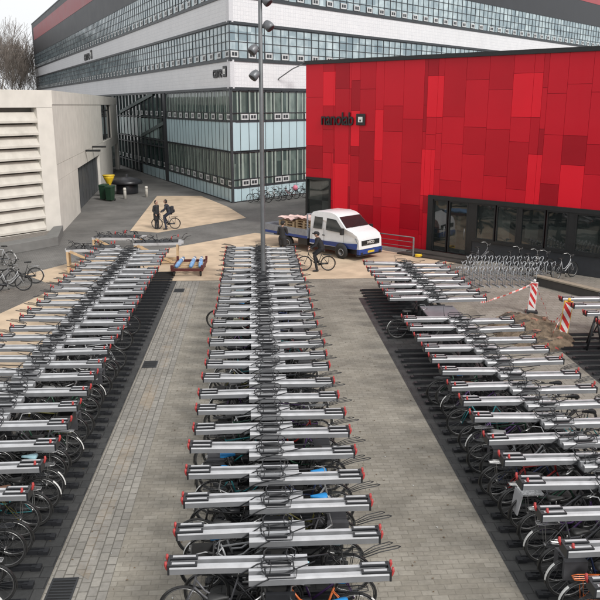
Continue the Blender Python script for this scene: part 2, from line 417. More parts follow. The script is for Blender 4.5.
q.box(-.09, .09, -.09, .09, 0, Z['g2']-.1, grey_frame); q.build('corner_post', carre, (0,0,0), rzL)
# stair wing between concrete block and blue panels
stair_glass = glassy('stair_glass', (.018,.035,.033), (.10,.15,.14), cell=(.9,1.2), frac=.35, spec=.5)
pale_glass = mat('frosted_stair_pane', (.32,.42,.41), .25, var=.25, scale=.6, spec=.8)
x0, x1 = -46, -19.0
q = MB(); q.face([(x0,.10,0.1),(x1,.10,0.1),(x1,.10,Z['g2']-.1),(x0,.10,Z['g2']-.1)], stair_glass); q.build('stair_glazing', carre, (0,0,0), rzL)
q = MB()
for i in range(15):
    x = x1 - i*1.8; q.box(x-.05, x+.05, -.03, .09, 0, Z['g2']-.12, grey_frame)
for z in (1.1, 3.3, 3.96, 6.25): q.box(x0, x1, -.029, .088, z-.05, z+.05, grey_frame)
q.box(-19.9, -19.05, -.10, .09, 0, Z['g2']-.12, dark_clad)
q.build('stair_mullions', carre, (0,0,0), rzL)
q = MB()
for a, b in ((-41.5,-35.6),(-35.2,-31.2),(-30.8,-26.5),(-26,-22.5)): q.box(a, b, .03, .08, 4.1, 6.1, pale_glass)
q.build('frosted_panel', carre, (0,0,0), rzL)
conc_stair = mat('stair_concrete', (.10,.125,.12), .6)
q = MB()
for (a, za, b, zb) in ((-41,6.6,-24,9.0-.4),(-30,4.15,-20.2,5.7)):
    q.raw([(a,-.05,za-.15),(b,-.05,zb-.15),(b,-.05,zb+.2),(a,-.05,za+.2),(a,.02,za-.15),(b,.02,zb-.15),(b,.02,zb+.2),(a,.02,za+.2)], [(0,1,2,3),(7,6,5,4),(0,4,5,1),(3,2,6,7)], conc_stair)
q.build('stair_flight', carre, (0,0,0), rzL)
for i in range(11):
    for z in ((6.35,) if i < 8 else ()) + (1.25,):
        M = Matrix.Rotation(rzL, 4, 'Z') @ Matrix.Translation((x1-2.0-i*2.2, .05, z)); inst('vent_window', VM, carre, M.translation, (0,0,rzL))
# lower blue strip in front of stair wing
q = MB(); q.box(-30, -20, -.02, .09, .05, 1.05, blue_panel); q.build('spandrel_panel', carre, (0,0,0), rzL)

# lettering
ink = mat('sign_black', (.012,.012,.014), .4)
inkw = mat('sign_white', (.75,.75,.72), .4)
def text_mesh(s, size, m, sx=1.0, bold=.0, depth=.03):
    cu = bpy.data.curves.new(s, 'FONT'); cu.body = s; cu.size = size; cu.extrude = depth; cu.offset = bold; cu.space_character = .95
    o = bpy.data.objects.new('tmp', cu); COL.objects.link(o)
    bpy.context.view_layer.update()
    dg = bpy.context.evaluated_depsgraph_get(); me = bpy.data.meshes.new_from_object(o.evaluated_get(dg))
    bpy.data.objects.remove(o)
    M = Matrix.Diagonal((sx, 1, 1, 1)); me.transform(M); me.transform(Matrix.Rotation(R(90), 4, 'X'))
    me.materials.clear(); me.materials.append(m)
    return me
def sign(base, rz, x, z, word, size, sx, label, gap=.25):
    M = Matrix.Rotation(rz, 4, 'Z')
    loc = base + M @ Vector((x, -.06, z))
    t = empty('building_sign', loc, rz, label, 'sign')
    me = text_mesh(word, size, ink, sx, size*.008)
    w = max(v.co.x for v in me.vertices)
    inst('lettering', me, t)
    lx = w+gap; s = size*.62
    q = MB(); q.box(lx, lx+s, -.03, .03, 0, s, ink); q.build('logo_plate', t, bevel=s*.12)
    q = MB(); a = s*.27
    q.box(lx+a, lx+s-a, -.045, -.031, a, s-a, inkw)
    q.box(lx+s*.42, lx+s*.58, -.05, -.046, s*.34, s*.5, ink)
    q.build('logo_mark', t)
    return t
sign(P0, rzL, -3.95, 9.6, 'carre', 1.3, .82, 'black lettering carre with a small square logo on the white tiles near the building corner', .3)
sign(P0, rzL, -64, 13.85, 'carre', 1.9, 1.2, 'distant foreshortened carre lettering high on the white band of the far left facade', .9)
# wall lamp arm
q = MB(); lampg = mat('lamp_grey', (.16,.165,.17), .45, .4)
Mr = Matrix.Rotation(rzR, 4, 'Z'); wl_t = empty('wall_lamp', P0 + Mr @ Vector((5.3, -.05, 9.85)), rzR, 'thin grey wall lamp on an angled arm under the upper window band', 'wall lamp')
q.tube([(0,0,-.35),(0,-.12,-.25),(.5,-1.1,.45),(.95,-2.1,.9)], .045, lampg); q.build('arm', wl_t)
q = MB(); q.box(.75,1.6,-2.25,-1.95,.86,1.02,lampg); q.build('lamp_head', wl_t, bevel=.04)

# ------------------------------------------------------------------ red building
RE = Vector((8.979, 38.776, 0)); A2 = R(90+43.782)      # t runs to the far left
rzE = A2 - pi                                          # local x = -t, outward -y
TL = 8.5; XR = 40.0
Mred = Matrix.Rotation(rzE, 4, 'Z')
nano = empty('laboratory_building', RE, rzE, 'box-shaped building clad in glossy red panels with a black window strip', 'building')
reds = [mat('red_panel_deep', (.37,.006,.016), .36, spec=.22, var=.06, scale=.4), mat('red_panel', (.48,.008,.020), .34, spec=.22, var=.05, scale=.4), mat('red_panel_mid', (.57,.010,.024), .34, spec=.22, var=.05, scale=.4), mat('red_panel_bright', (.76,.014,.030), .32, spec=.22, var=.04, scale=.4)]
for m_ in reds[:4]: m_.node_tree.nodes['Principled BSDF'].inputs['Coat Weight'].default_value = .05
joint = mat('panel_joint', (.14,.006,.011), .5)
RH = 9.72
mb = MB()
mb.box(-TL+.02, XR, .10, 30, 0, RH-.02, joint); mb.build('core', nano)
# openings: vestibule at far left corner, window strip
def red_rects():
    rr = random.Random(5); out = []
    bright = [(-9.29,-6.9+.6,7.45,8.9) ]
    bright = [(-7.2,-6.3,7.45,9.3),(-5.15,-4.55,5.3,7.2),(-3.5,-2.95,4.6,7.25),(-6.4,-5.3,.3,4.3),(-.25,.7,6.9,8.9),(4.4,5.85,6.95,8.9),(-.45,.35,2.95,5.3),(5.4,6.1,3.0,5.3),(7.0,8.1,2.98,4.9),(9.4,10.3,4.2,6.8),(13.0,14.2,6.0,8.4)]
    # column cuts include all bright edges
    cuts = {-TL, XR}
    for b in bright: cuts.add(b[0]); cuts.add(b[1])
    cuts = sorted(cuts); fine = [cuts[0]]
    for a, b in zip(cuts, cuts[1:]):
        n = max(1, round((b-a)/1.25)); 
        for k in range(1, n+1): fine.append(a+(b-a)*k/n)
    for a, b in zip(fine, fine[1:]):
        zs = [0.0]; z = rr.uniform(.6, 2.4)
        while z < RH-.8: zs.append(z); z += rr.choice([1.3, 1.8, 2.2, 2.7])
        zs.append(RH)
        for bb in bright:
            if bb[0] <= a+.01 and bb[1] >= b-.01: zs = [q for q in zs if not (bb[2]-.35 < q < bb[3]+.35) or q in (0, RH)] + [bb[2], bb[3]]
        zs = sorted(set(zs))
        for c, d_ in zip(zs, zs[1:]):
            if d_-c < .12: continue
            k = rr.choice([0,0,1,1,1,2,2,2,2])
            for bb in bright:
                if bb[0] <= a+.01 and bb[1] >= b-.01 and bb[2] <= c+.01 and bb[3] >= d_-.01: k = 3
            out.append((a, b, c, d_, k))
    return out
mb = MB(); g = .006
WZ0, WZ1 = 0.0, 2.98
def clip(a, b, c, d_, hole):
    """subtract hole rect"""
    h0, h1, k0, k1 = hole
    if b <= h0 or a >= h1 or d_ <= k0 or c >= k1: return [(a,b,c,d_)]
    o = []
    if a < h0: o.append((a, h0, c, d_))
    if b > h1: o.append((h1, b, c, d_))
    a2, b2 = max(a, h0), min(b, h1)
    if d_ > k1: o.append((a2, b2, k1, d_))
    if c < k0: o.append((a2, b2, c, k0))
    return o
for (a, b, c, d_, k) in red_rects():
    for r1 in clip(a, b, c, d_, (.12, XR-1, -1, WZ1)):
        for (e, f_, g0, h0) in clip(*r1, (-TL-1, -6.55, -1, 3.4)):
            if f_-e < .04 or h0-g0 < .04: continue
            mb.box(e+g, f_-g, 0, .10, g0+g, h0-g, reds[k])
mb.build('cladding', nano)
blk = mat('black_frame', (.018,.019,.02), .4, .2)
charc = mat('charcoal_plinth', (.03,.033,.038), .5)
mb = MB(); mb.box(-TL-.05, XR, -.08, 30.1, RH, RH+.2, blk); mb.build('roof_edge', nano)
# side wall returns
mb = MB(); mb.box(-TL-.02, -TL+.02, .1, 29, 0, RH, reds[1]); mb.build('side_cladding', nano)
# window strip
dglass = glassy('entrance_glass', (.012,.016,.016), (.055,.065,.06), cell=(.8,.7), frac=.35, rough=.03, spec=1.0)
mb = MB(); mb.box(.12, XR-1, -.12, .10, WZ1-.16, WZ1+.04, blk); mb.box(.12, .42, -.12, .10, 0.02, WZ1-.16, blk); mb.build('strip_frame', nano)
mb = MB(); mb.box(2.75, XR-1, -.10, .095, .92, 1.04, blk); mb.build('window_sill', nano)
mb = MB(); mb.box(2.75, XR-1, -.02, .09, .02, .92, charc); mb.build('plinth', nano)
edges = [(.42,1.28,0),(1.36,2.45,0),(2.9,3.95,1),(4.02,5.12,1),(5.3,6.5,1),(6.57,7.6,1),(7.95,9.2,1),(9.27,10.5,1),(10.8,12,1),(12.1,13.4,1),(13.7,15,1),(15.1,16.4,1)]
for a, b, w in edges:
    z0 = 1.04 if w else .16
    q = MB(); q.box(a, a+.06, -.06, .06, z0, WZ1-.16, blk); q.box(b-.06, b, -.06, .06, z0, WZ1-.16, blk); q.box(a+.06, b-.06, -.06, .06, z0, z0+.06, blk); q.box(a+.06, b-.06, -.06, .06, WZ1-.24, WZ1-.16, blk)
    o = q.build('window' if w else 'door', nano)
    q = MB(); q.box(a+.06, b-.06, 0, .02, z0+.06, WZ1-.24, dglass); q.build('pane', o)
    if not w:
        q = MB(); q.tube([(b-.13,-.1,.95),(b-.13,-.1,1.5)], .015, lampg); q.build('handle', o)
prev = 2.45
for a, b in ((2.45,2.75),(2.75,2.9),(5.12,5.3),(7.6,7.95),(10.5,10.8),(13.4,13.7),(16.4,39)):
    q = MB(); q.box(a, b, -.05, .08, 1.04 if a > 2.5 else .02, WZ1-.16, blk); q.build('mullion', nano)
# vestibule: black framed glass corner
q = MB()
for (x, y) in ((-8.45,-.02),(-6.66,-.02)): q.box(x, x+.11, y-.06, y+.09, 0.02, 3.28, blk)
q.box(-8.45,-6.55,-.08,.09,3.28,3.42,blk); q.build('corner_window_frame', nano)
q = MB(); q.face([(-8.34,.05,.05),(-6.66,.05,.05),(-6.66,.05,3.27),(-8.34,.05,3.27)], dglass); q.build('pane', nano)
# dark wooden steps at the doors
deck = mat('dark_decking', (.045,.038,.033), .75, scale=3, var=.3)
st = empty('entrance_steps', RE + Mred @ Vector((1.35,-.85,0)), rzE, 'low dark wooden deck steps in front of the glass doors', 'steps')
q = MB()
for k in range(7): q.box(-1.9, 1.9, .70-k*.115-.11, .70-k*.115, .10, .15, deck)
q.build('upper_step', st)
q = MB(); q.box(-2.1, 2.1, -.62, -.12, .012, .08, deck); q.box(-1.9,1.9,-.11,.70,.012,.10,deck); q.build('lower_step', st)
sign(RE, rzE, -7.3, 6.42, 'nanolab', 1.0, .80, 'black lettering nanolab with a small square logo on the red panels', .2)

# ------------------------------------------------------------------ concrete building
SC = Vector((-11.593, 46.164, 0)); AS = R(90-40.32); AD = R(90+5.357)
conc = mat('concrete', (.63,.60,.545), .85, var=.08, scale=1.1, bump=.15, dirt=.13)
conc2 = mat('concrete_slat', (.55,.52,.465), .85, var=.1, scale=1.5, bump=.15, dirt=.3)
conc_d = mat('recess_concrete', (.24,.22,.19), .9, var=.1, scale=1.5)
cb = empty('concrete_building', SC, 0, 'pale concrete building with horizontal louvre slats and a grey garage door', 'building')
CT = 8.32
ds = Vector((cos(AS), sin(AS), 0)); dd = Vector((cos(AD), sin(AD), 0))
# slat face: from corner going backwards along -ds
q = MB()
L1 = 40.0; L2 = 46.5
# main volume
a0 = Vector((0,0,0)); a1 = -ds*L1; ns = Vector((sin(AS), -cos(AS), 0))
poly = [(0,0), tuple((dd*L2).xy), tuple((dd*L2 + Vector((-60,10,0))).xy), tuple((a1+Vector((-30,40,0))).xy), tuple(a1.xy)]
inn = .45
def shrink(): pass
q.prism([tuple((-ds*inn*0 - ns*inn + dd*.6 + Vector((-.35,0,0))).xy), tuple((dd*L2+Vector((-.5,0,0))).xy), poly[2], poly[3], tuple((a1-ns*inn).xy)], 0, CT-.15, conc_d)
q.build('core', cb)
# slat facade frame: local x = ds, from -L1 to 0, outward -y
q = MB(); q.box(-1.05, 0, 0, .5, 0, 7.35, conc); q.box(-L1, 0, 0, .55, 7.35+.01, CT, conc); q.box(-L1, -1.05, .0, .5, -.0, .28, conc); q.build('slat_wall_frame', cb, (0,0,0), AS)
n = 10; dz = (7.2-.35)/n
for i in range(n):
    q = MB(); z = .35 + i*dz
    # each slat is a leaning concrete blade with a projecting lip
    x0_, x1_ = -L1, -1.05
    q.raw([(x0_,-.02,z),(x1_,-.02,z),(x1_,-.02,z+.12),(x0_,-.02,z+.12),(x0_,.30,z+dz*.86),(x1_,.30,z+dz*.86),(x1_,.40,z),(x0_,.40,z)],
          [(0,1,2,3),(3,2,5,4),(4,5,6,7),(7,6,1,0),(1,6,5,2),(0,3,4,7)], conc2)
    q.build('louvre_slat', cb, (0,0,0), AS)
# side facade: local x from 0 along dd, so outward is +? use frame rz = AD, outward is -y (towards +x world)
rzS = AD
def sf(name, x0_, x1_, z0, z1, y0, y1, m, bevel=0):
    q = MB(); q.box(x0_, x1_, y0, y1, z0, z1, m); return q.build(name, cb, (0,0,0), rzS, bevel)
T = .4
sf('side_wall', 0, 9.25, 0, 3.12, 0, T, conc); sf('side_wall', 24.7, 38, 0, 3.12, 0, T, conc); sf('side_wall', 47.0, 48, 0, 3.12, 0, T, conc)
sf('side_wall', 0, 47.9, 3.13, 4.05, 0, T, conc)
for a, b in ((0,2.35),(2.37,10.4),(10.42,19.0),(19.02,28.3)): sf('side_wall', a, b, 4.07, 7.5, 0, T, conc)
sf('side_wall', 28.35, 29.0, 4.07, 7.5, 0.001, T, conc); sf('side_wall', 39.2, 47.5, 4.07, 7.5, 0, T, conc)
for a, b in ((0,2.35),(2.37,19.0),(19.02,48)): sf('roof_fascia', a, b, 7.52, CT, -.03, T, conc)
gd = mat('garage_door', (.105,.11,.118), .5, .2, scale=2)
o = sf('garage_door', 9.25, 24.7, 0.02, 3.12, .22, .30, gd)
q = MB()
for k in range(1, 8): q.box(9.25+k*1.93-.02, 9.25+k*1.93+.02, .19, .219, .02, 3.1, mat('door_seam', (.04,.042,.045), .5))
q.build('door_rib', o, (0,0,0))
for c in list(o.children): c.rotation_euler = (0,0,0)
sf('doorway', 38.0, 47.0, 0.02, 3.12, .22, .30, stair_glass)
o = sf('window', 29.0, 39.2, 4.07, 7.5, .22, .30, glass_dk)
q = MB()
for x in (29.05, 34.0, 39.1): q.box(x-.06, x+.06, .14, .219, 4.08, 7.49, blk)
q.box(29.1, 39.0, .15, .218, 6.9, 7.0, blk); q.build('window_mullion', o)
for (x, z) in ((14.5, 4.0), (19.3, 4.05)):
    t = empty('wall_downlight', SC + Matrix.Rotation(rzS,4,'Z') @ Vector((x, -.03, z)), rzS, 'short dark box lamp on the concrete wall, ' + ('the one nearer the camera' if x < 15 else 'the one farther along the wall'), 'wall lamp', 'lamps over the garage door')
    q = MB(); q.box(-.15,.15,-1.1,0,0,.14,blk); q.build('lamp_body', t, bevel=.01)
    q = MB(); q.box(-.10,.10,-1.05,-.7,-.02,-.001,inkw); q.build('lens', t)

# low concrete planter in front of the slats
pl = empty('concrete_planter', (0,0,0), 0, 'low grey concrete planter wall wrapping the base of the slatted facade', 'planter')
pcon = mat('grey_planter_concrete', (.17,.168,.16), .8, var=.12, scale=2, bump=.2, dirt=.3)
out = [(-30,18.8),(-12.95,38.9),(-10.75,41.9),(-11.45,45.95)]
inr = [(-30.4,20.1),(-13.35,40.1),(-11.55,42.4),(-11.9,45.5)]
for i in range(3):
    q = MB(); q.prism([out[i], out[i+1], inr[i+1], inr[i]], 0, .5, pcon); q.build('planter_wall', pl, bevel=.02)
q = MB(); q.prism([inr[0], inr[1], inr[2], inr[3], (-12.3,45.2), (-31.3,22.4)], .0, .28, mat('planter_gravel', (.19,.17,.15), .95, var=.3, scale=12, bump=.8)); q.build('gravel_bed', pl)

# ------------------------------------------------------------------ small white house far left and trees
t = empty('white_house', (-62, 165, 0), R(20), 'small white building at the left edge behind the concrete block', 'building')
q = MB(); q.box(-6,6,-5,5,0,13,mat('white_render',(.62,.63,.64),.8)); q.build('wall', t)
q = MB(); q.box(-6.2,6.2,-5.2,5.2,13,13.3,dark_clad); q.build('roof', t)
q = MB(); q.box(3,5,-5.06,-5.0,9,11,glass_dk); q.build('window', t)

bark = mat('grey_bark', (.17,.145,.125), .95, var=.25, scale=2)
def tree_meshes(seed, h):
    rr = random.Random(seed); tr = MB(); br = MB()
    def grow(p, d, L, r, depth, mbx):
        seg = 3; pts = [p]; rs = [r]; q = p.copy(); dd_ = d.copy()
        for k in range(seg):
            dd_ = (dd_ + Vector((rr.uniform(-.16,.16), rr.uniform(-.16,.16), rr.uniform(-.02,.12)))).normalized()
            q = q + dd_*L/seg; pts.append(q.copy()); rs.append(max(.017, r*(1-.38*(k+1)/seg)))
        mbx.tube(pts, rs, bark, n=5 if depth < 2 else 3, cap=False)
        if depth >= 7 or r < .008: return
        nb = 3 if depth < 5 else 2
        for k in range(nb):
            a = rr.uniform(0, 2*pi); tilt = rr.uniform(.28, .62) if k else rr.uniform(.05,.25)
            ax = dd_.orthogonal().normalized(); ax = Matrix.Rotation(a, 3, dd_) @ ax
            nd = (dd_*cos(tilt) + ax*sin(tilt)); nd.z += .12; nd.normalize()
            grow(pts[-1] if k < 2 else pts[-2], nd, L*rr.uniform(.66,.86), rs[-1]*(.8 if k == 0 else .64), depth+1, br)
    grow(Vector((0,0,0)), Vector((0,0,1)), h*.24, h*.016+.07, 0, tr)
    return tr.mesh('trunk'), br.mesh('crown')
tm = [tree_meshes(3, 17), tree_meshes(11, 20), tree_meshes(23, 18)]
tpos = [(-58,168,1,.8,'young bare tree in front in the centre of the far left group'),(-65,186,0,1.0,'bare tree standing behind the leftmost one of the far group'),(-50.5,184,2,.85,'bare tree second from the dark corner of the office building'),
        (-66,178,0,1.05,'bare leafless tree at the far left edge of the view'),(-59,172,1,1.0,'tall bare tree with fine twigs second from the left edge'),
        (-63,200,2,1.1,'bare tree further back between the left edge trees'),(-55,182,0,.9,'bare tree in the middle of the far left group'),
        (-54,170,2,.88,'slim bare tree right of the middle of the far group'),(-52.5,190,1,.95,'bare tree close to the dark end of the office building'),
        (-69,192,1,1.1,'bare tree furthest back and left in the far group'),(-50,176,0,.72,'shorter bare tree touching the dark building corner'),
        (-57,196,2,1.0,'bare tree furthest back in the centre of the far group')]
for i, (x, y, k, s, lab) in enumerate(tpos):
    t = empty('bare_tree', (x, y, 0), i*1.3, lab, 'tree', 'bare trees beyond the concrete building'); t.scale = (s*1.45, s*1.45, s*1.45)
    inst('trunk', tm[k][0], t); inst('crown', tm[k][1], t)

# ------------------------------------------------------------------ light mast
mast = empty('light_mast', (.33, 28.0, 0), 0, 'tall grey light mast with four round spotlights rising out of the centre rack', 'lamp post')
galv = mat('mast_steel', (.14,.145,.15), .5, .4, scale=3)
q = MB(); q.lathe([(.10,0.02),(.10,.9),(.09,1.0),(.082,6),(.065,12.6),(.02,12.62)], galv, n=14); q.build('pole', mast)
q = MB(); q.lathe([(.26,.012),(.26,.05),(.16,.06),(.15,.12)], galv, n=14); q.build('base_plate', mast)
for (zx, zz, side) in ((.24,10.98,1),(.30,10.15,1),(-.27,9.36,-1),(-.24,8.5,-1)):
    hd = MB(); M = Matrix.Rotation(R(140 if side > 0 else -140), 4, 'Y') @ Matrix.Rotation(R(20), 4, 'X') @ Matrix.Diagonal((.72,.72,.72,1))
    hd.lathe([(.05,-.30),(.15,-.27),(.215,-.12),(.235,.05),(.225,.16),(.20,.17)], mat('spot_shell', (.15,.155,.165), .4, .3), n=14, M=M)
    o = hd.build('spotlight', mast, (zx, -.1, zz))
    l2 = MB(); l2.lathe([(.195,.172),(.18,.176),(.05,.18)], mat('spot_lens', (.03,.03,.035), .45), n=14, M=M); l2.build('lens', o)
    l3 = MB(); l3.tube([(0,0,0),(-zx*.75,.1,-.02)], .035, galv); l3.build('bracket', o)

# ------------------------------------------------------------------ two-tier bicycle racks
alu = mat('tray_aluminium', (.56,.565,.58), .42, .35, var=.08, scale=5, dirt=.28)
alu_shade = mat('tray_side_shade', (.23,.235,.245), .5, .3, var=.08, scale=5, dirt=.2)  # same aluminium as the tops, shade of the side faces put into the colour
rblack = mat('rack_black', (.020,.021,.024), .42, .1)
loopm = mat('loop_steel', (.022,.023,.026), .4, .2)
rred = mat('red_grip', (.38,.04,.038), .5, var=.15)
padw = mat('pad_strip', (.50,.50,.51), .35, .3)
TLn = 1.92
groove_shade = mat('tray_groove_shade', (.22,.225,.235), .55, .2, var=.1, scale=5, dirt=.3)  # shading of the channel between the ridges, painted as darker aluminium
def tray_mesh(L=TLn):
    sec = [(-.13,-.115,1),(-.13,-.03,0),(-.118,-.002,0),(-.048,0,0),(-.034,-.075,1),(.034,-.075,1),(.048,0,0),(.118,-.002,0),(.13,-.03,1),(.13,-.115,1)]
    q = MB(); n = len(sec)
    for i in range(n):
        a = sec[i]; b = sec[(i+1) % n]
        m = alu_shade if i in (0, 8, 9) else (groove_shade if i in (3, 4, 5) else alu)
        if i == n-1: m = alu_shade
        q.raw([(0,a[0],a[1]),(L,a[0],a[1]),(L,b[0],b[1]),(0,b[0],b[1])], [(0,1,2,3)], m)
    q.raw([(0,s[0],s[1]) for s in sec], [tuple(range(n))], alu_shade); q.raw([(L,s[0],s[1]) for s in sec], [tuple(range(n-1,-1,-1))], rblack)
    return q.mesh('upper_tray')
def pad_mesh():
    q = MB(); L = TLn
    for y in (-.083, .083):
        q.box(L-.38, L-.0, y-.05, y+.05, .003, .026, rblack); q.box(L-.35, L-.03, y-.016, y+.026, .026, .033, padw)
    q.box(L+.002, L+.03, -.135, .135, -.12, .028, rblack)
    return q.mesh('end_pad')
def hoop_mesh(x0=.17):
    q = MB()
    x = x0; z = .085; dy = -.03
    q.tube([(x,dy+.10,-.02),(x-.02,dy+.12,z),(x+.04,dy+.13,z+.04),(x+.38,dy+.13,z+.04),(x+.43,dy+.11,z),(x+.43,dy-.05,z-.03),(x+.38,dy-.09,z-.04),(x+.04,dy-.09,z-.04),(x,dy-.05,z-.02)], .0115, loopm, n=5, closed=True)
    dy2 = -.15; x2 = x+.05
    q.tube([(x2,dy2+.08,-.02),(x2-.02,dy2+.10,z),(x2+.04,dy2+.11,z+.02),(x2+.36,dy2+.11,z+.02),(x2+.42,dy2+.08,z-.02),(x2+.40,dy2-.03,z-.07),(x2+.03,dy2-.03,z-.07)], .010, loopm, n=5, closed=True)
    q.box(x+.05,x+.38,dy-.095,dy-.06,z-.075,z-.045,rblack)
    q.tube([(x+.10,dy+.12,z+.03),(x+.12,dy-.02,z+.05),(x+.10,dy-.09,z-.03)], .008, loopm, n=5)
    return q.mesh('wheel_hoop')
def grip_mesh():
    q = MB(); q.tube([(-.01,0,-.09),(.01,0,-.04),(.015,.005,.02),(-.0,.01,.065)], [.02,.024,.024,.018], rred, n=6); return q.mesh('grip')
def loop_mesh():
    q = MB(); L = TLn
    q.tube([(L-.30,.15,.03),(L-.05,.19,.08),(L+.20,.21,.11),(L+.25,.24,.115),(L+.21,.275,.11),(L-.05,.255,.08),(L-.28,.21,.03)], .008, loopm, n=5)
    q.tube([(L-.36,.20,.02),(L-.10,.27,.09),(L+.12,.31,.12),(L+.16,.34,.12),(L+.11,.37,.12),(L-.12,.33,.09),(L-.34,.25,.02)], .007, loopm, n=5)
    return q.mesh('lift_loop')
def arm_mesh():
    """long gas strut and link from the tray to the middle post"""
    q = MB()
    q.tube([(-.12,.14,-.12),(.15,.16,.03),(1.15,.21,.08)], .011, loopm, n=5)
    q.tube([(-.10,-.16,-.20),(.20,-.17,-.03),(.95,.10,.05)], .010, loopm, n=5)
    return q.mesh('strut')
TRM, PDM, GRM, LPM, ARM = tray_mesh(), pad_mesh(), grip_mesh(), loop_mesh(), arm_mesh()
HPM = hoop_mesh()
def chan_mesh():
    q = MB(); q.box(0, 1.65, -.05, .05, .012, .06, rblack); q.box(0,1.6,-.05,-.035,.06,.09,rblack); q.box(0,1.6,.035,.05,.06,.09,rblack)
    q.box(1.52,1.68,-.07,.07,.013,.075,rblack); return q.mesh('wheel_channel')
CHM = chan_mesh()
PITCH = .935; TZ = 1.30
def rack(name_label, xc, half, ys_left, ys_right, yl, bedl, bedr, spread, midx, loops=lambda s, y: s > 0, chan=True):
    """xc centre; ys_* tray positions of either side; half: outer ends from xc"""
    t = empty('two_tier_bicycle_rack', (xc, yl[0], 0), 0, name_label, 'bicycle rack')
    y0 = yl[0]
    rr = random.Random(int(xc*10))
    for side, ys in ((-1, ys_left), (1, ys_right)):
        for k, y in enumerate(ys):
            jx = rr.uniform(-.03, .03); rot = 0 if side > 0 else pi
            mir = (1, 1, 1) if side > 0 else (1, -1, 1)
            tr = inst('upper_tray', TRM, t, (side*(half-TLn)+jx*side, y-y0 - (.16 if side > 0 else -.14), TZ + rr.uniform(-.008,.008)), (rr.uniform(-.02,.02), 0, rot + rr.uniform(-.006,.006)), mir)
            tr.rotation_euler.y = rr.uniform(-.012,.012) if rr.random() < .8 else rr.uniform(-.03,.0)
            inst('end_pad', PDM, tr); inst('wheel_hoop', HPM, tr, (rr.uniform(-.04,.04), rr.uniform(-.02,.02), 0))
            for gy, gx in ((-.09, .035 - spread), (.09, .035)):
                inst('grip', GRM, tr, (TLn+gx, gy, .0 if not spread else .03), (rr.uniform(-.1,.1), .25, 0))
            if loops(side, y): inst('lift_loop', LPM, tr, (0, 0, 0), (0, 0, rr.uniform(-.05,.05))); inst('strut', ARM, tr, (rr.uniform(-.06,.06), 0, 0), (0, 0, rr.uniform(-.12,.12)))
    # frame
    ylo, yhi = yl
    q = MB()
    for x in (-.13, .13):
        q.box(x-.03, x+.03, 0, yhi-ylo, .96, 1.04, rblack); q.box(x-.03, x+.03, 0.001, yhi-ylo-.001, .40, .46, rblack)
    q.build('frame_beam', t)
    np_ = max(2, int((yhi-ylo)/1.87)+1)
    pq = MB(); pq.box(-.2,.2,-.035,.035,.015,1.12,rblack); pq.box(-.5,.5,-.05,.05,.012,.05,rblack)
    pq.tube([(-.45,0,.05),(-.1,0,.9)], .022, rblack, n=5); pq.tube([(.45,0,.05),(.1,0,.9)], .022, rblack, n=5)
    pq.tube([(-.17,.05,1.05),(-.2,.15,1.42),(.1,.2,1.40)], .010, loopm, n=5)
    pm_ = pq.mesh('post')
    for k in range(np_): inst('post', pm_, t, (0, k*(yhi-ylo)/(np_-1), 0))
    if chan:
        k = 0; y = ylo
        while y < yhi:
            if bedr: inst('wheel_channel', CHM, t, (bedr-1.68-xc, y-y0, 0), (0,0,0))
            if bedl: inst('wheel_channel', CHM, t, (bedl+1.68-xc, y-y0, 0), (0,0,pi))
            y += PITCH/2 if (bedl is None or bedr is None) else PITCH/2
    return t
def series(y0, y1, skip=()):
    out = []; k = 0; y = y0
    while y < y1:
        if k not in skip: out.append(y)
        y += PITCH; k += 1
    return out
# centre rack
rack('long aluminium two-tier bicycle rack in the centre, round the light mast', .28, 1.49, series(9.26, 34.2), series(9.26, 34.0), (8.9, 34.4), -.87, 1.47, 0, 0, lambda s, y: s > 0 or y > 27)
# left rack (the tray at 10.9 is missing)
rack('long two-tier bicycle rack on the left, between the concrete planter and the paved strip', -5.43, 1.60, series(8.2, 34.0), series(9.95, 34.0, (1,)), (7.6, 34.4), None, -3.62, .13, 0, lambda s, y: s < 0)
rack('long two-tier bicycle rack on the right with parked bicycles facing the pavement', 6.05, 1.62, series(8.45, 22.0), series(8.45, 22.0), (7.8, 22.3), 4.36, None, .13, 0)
rack('short empty two-tier rack on the right nearest the truck above the dark rubber bed', 6.05, 1.6, series(24.1, 30.4), series(24.1, 30.4), (23.8, 30.6), 4.36, None, .13, 0)
rack('far right two-tier rack at the picture edge with a black tripod leg', 11.95, 1.78, series(19.0, 23.9), series(19.0, 23.9), (18.5, 24.0), 9.62, None, 0, 0)
# tripod foot at the end of the far right rack is part of its frame
fr = [o for o in bpy.data.objects if o.get('label', '').startswith('far right two-tier')][0]
q = MB()
for dx in (-1.55,-1.05): q.tube([(dx,3.6,.02),(-1.3,3.7,1.15)], .035, rblack)
q.tube([(-1.3,3.7,1.17),(-1.3,4.2,.02)], .03, rblack); q.tube([(-1.5,3.62,.35),(-1.1,3.62,.35)], .02, rblack); q.build('tripod_leg', fr)
# flat dark panel between the two right racks, sign face lying on the rack
pn = tag(empty('rack_cover_panel', (5.95, 23.15, 1.05)), 'flat dark grey board lying between the two racks on the right', 'board')
q = MB(); q.box(-.55,.55,-.62,.62,0,.05,mat('matt_grey_board',(.15,.14,.155),.4)); q.build('board', pn, bevel=.01)
for x in (-.5,.5):
    for y in (-.5,.5): q = MB(); q.box(x-.02,x+.02,y-.02,y+.02,-1.04,0,rblack); q.build('leg', pn)

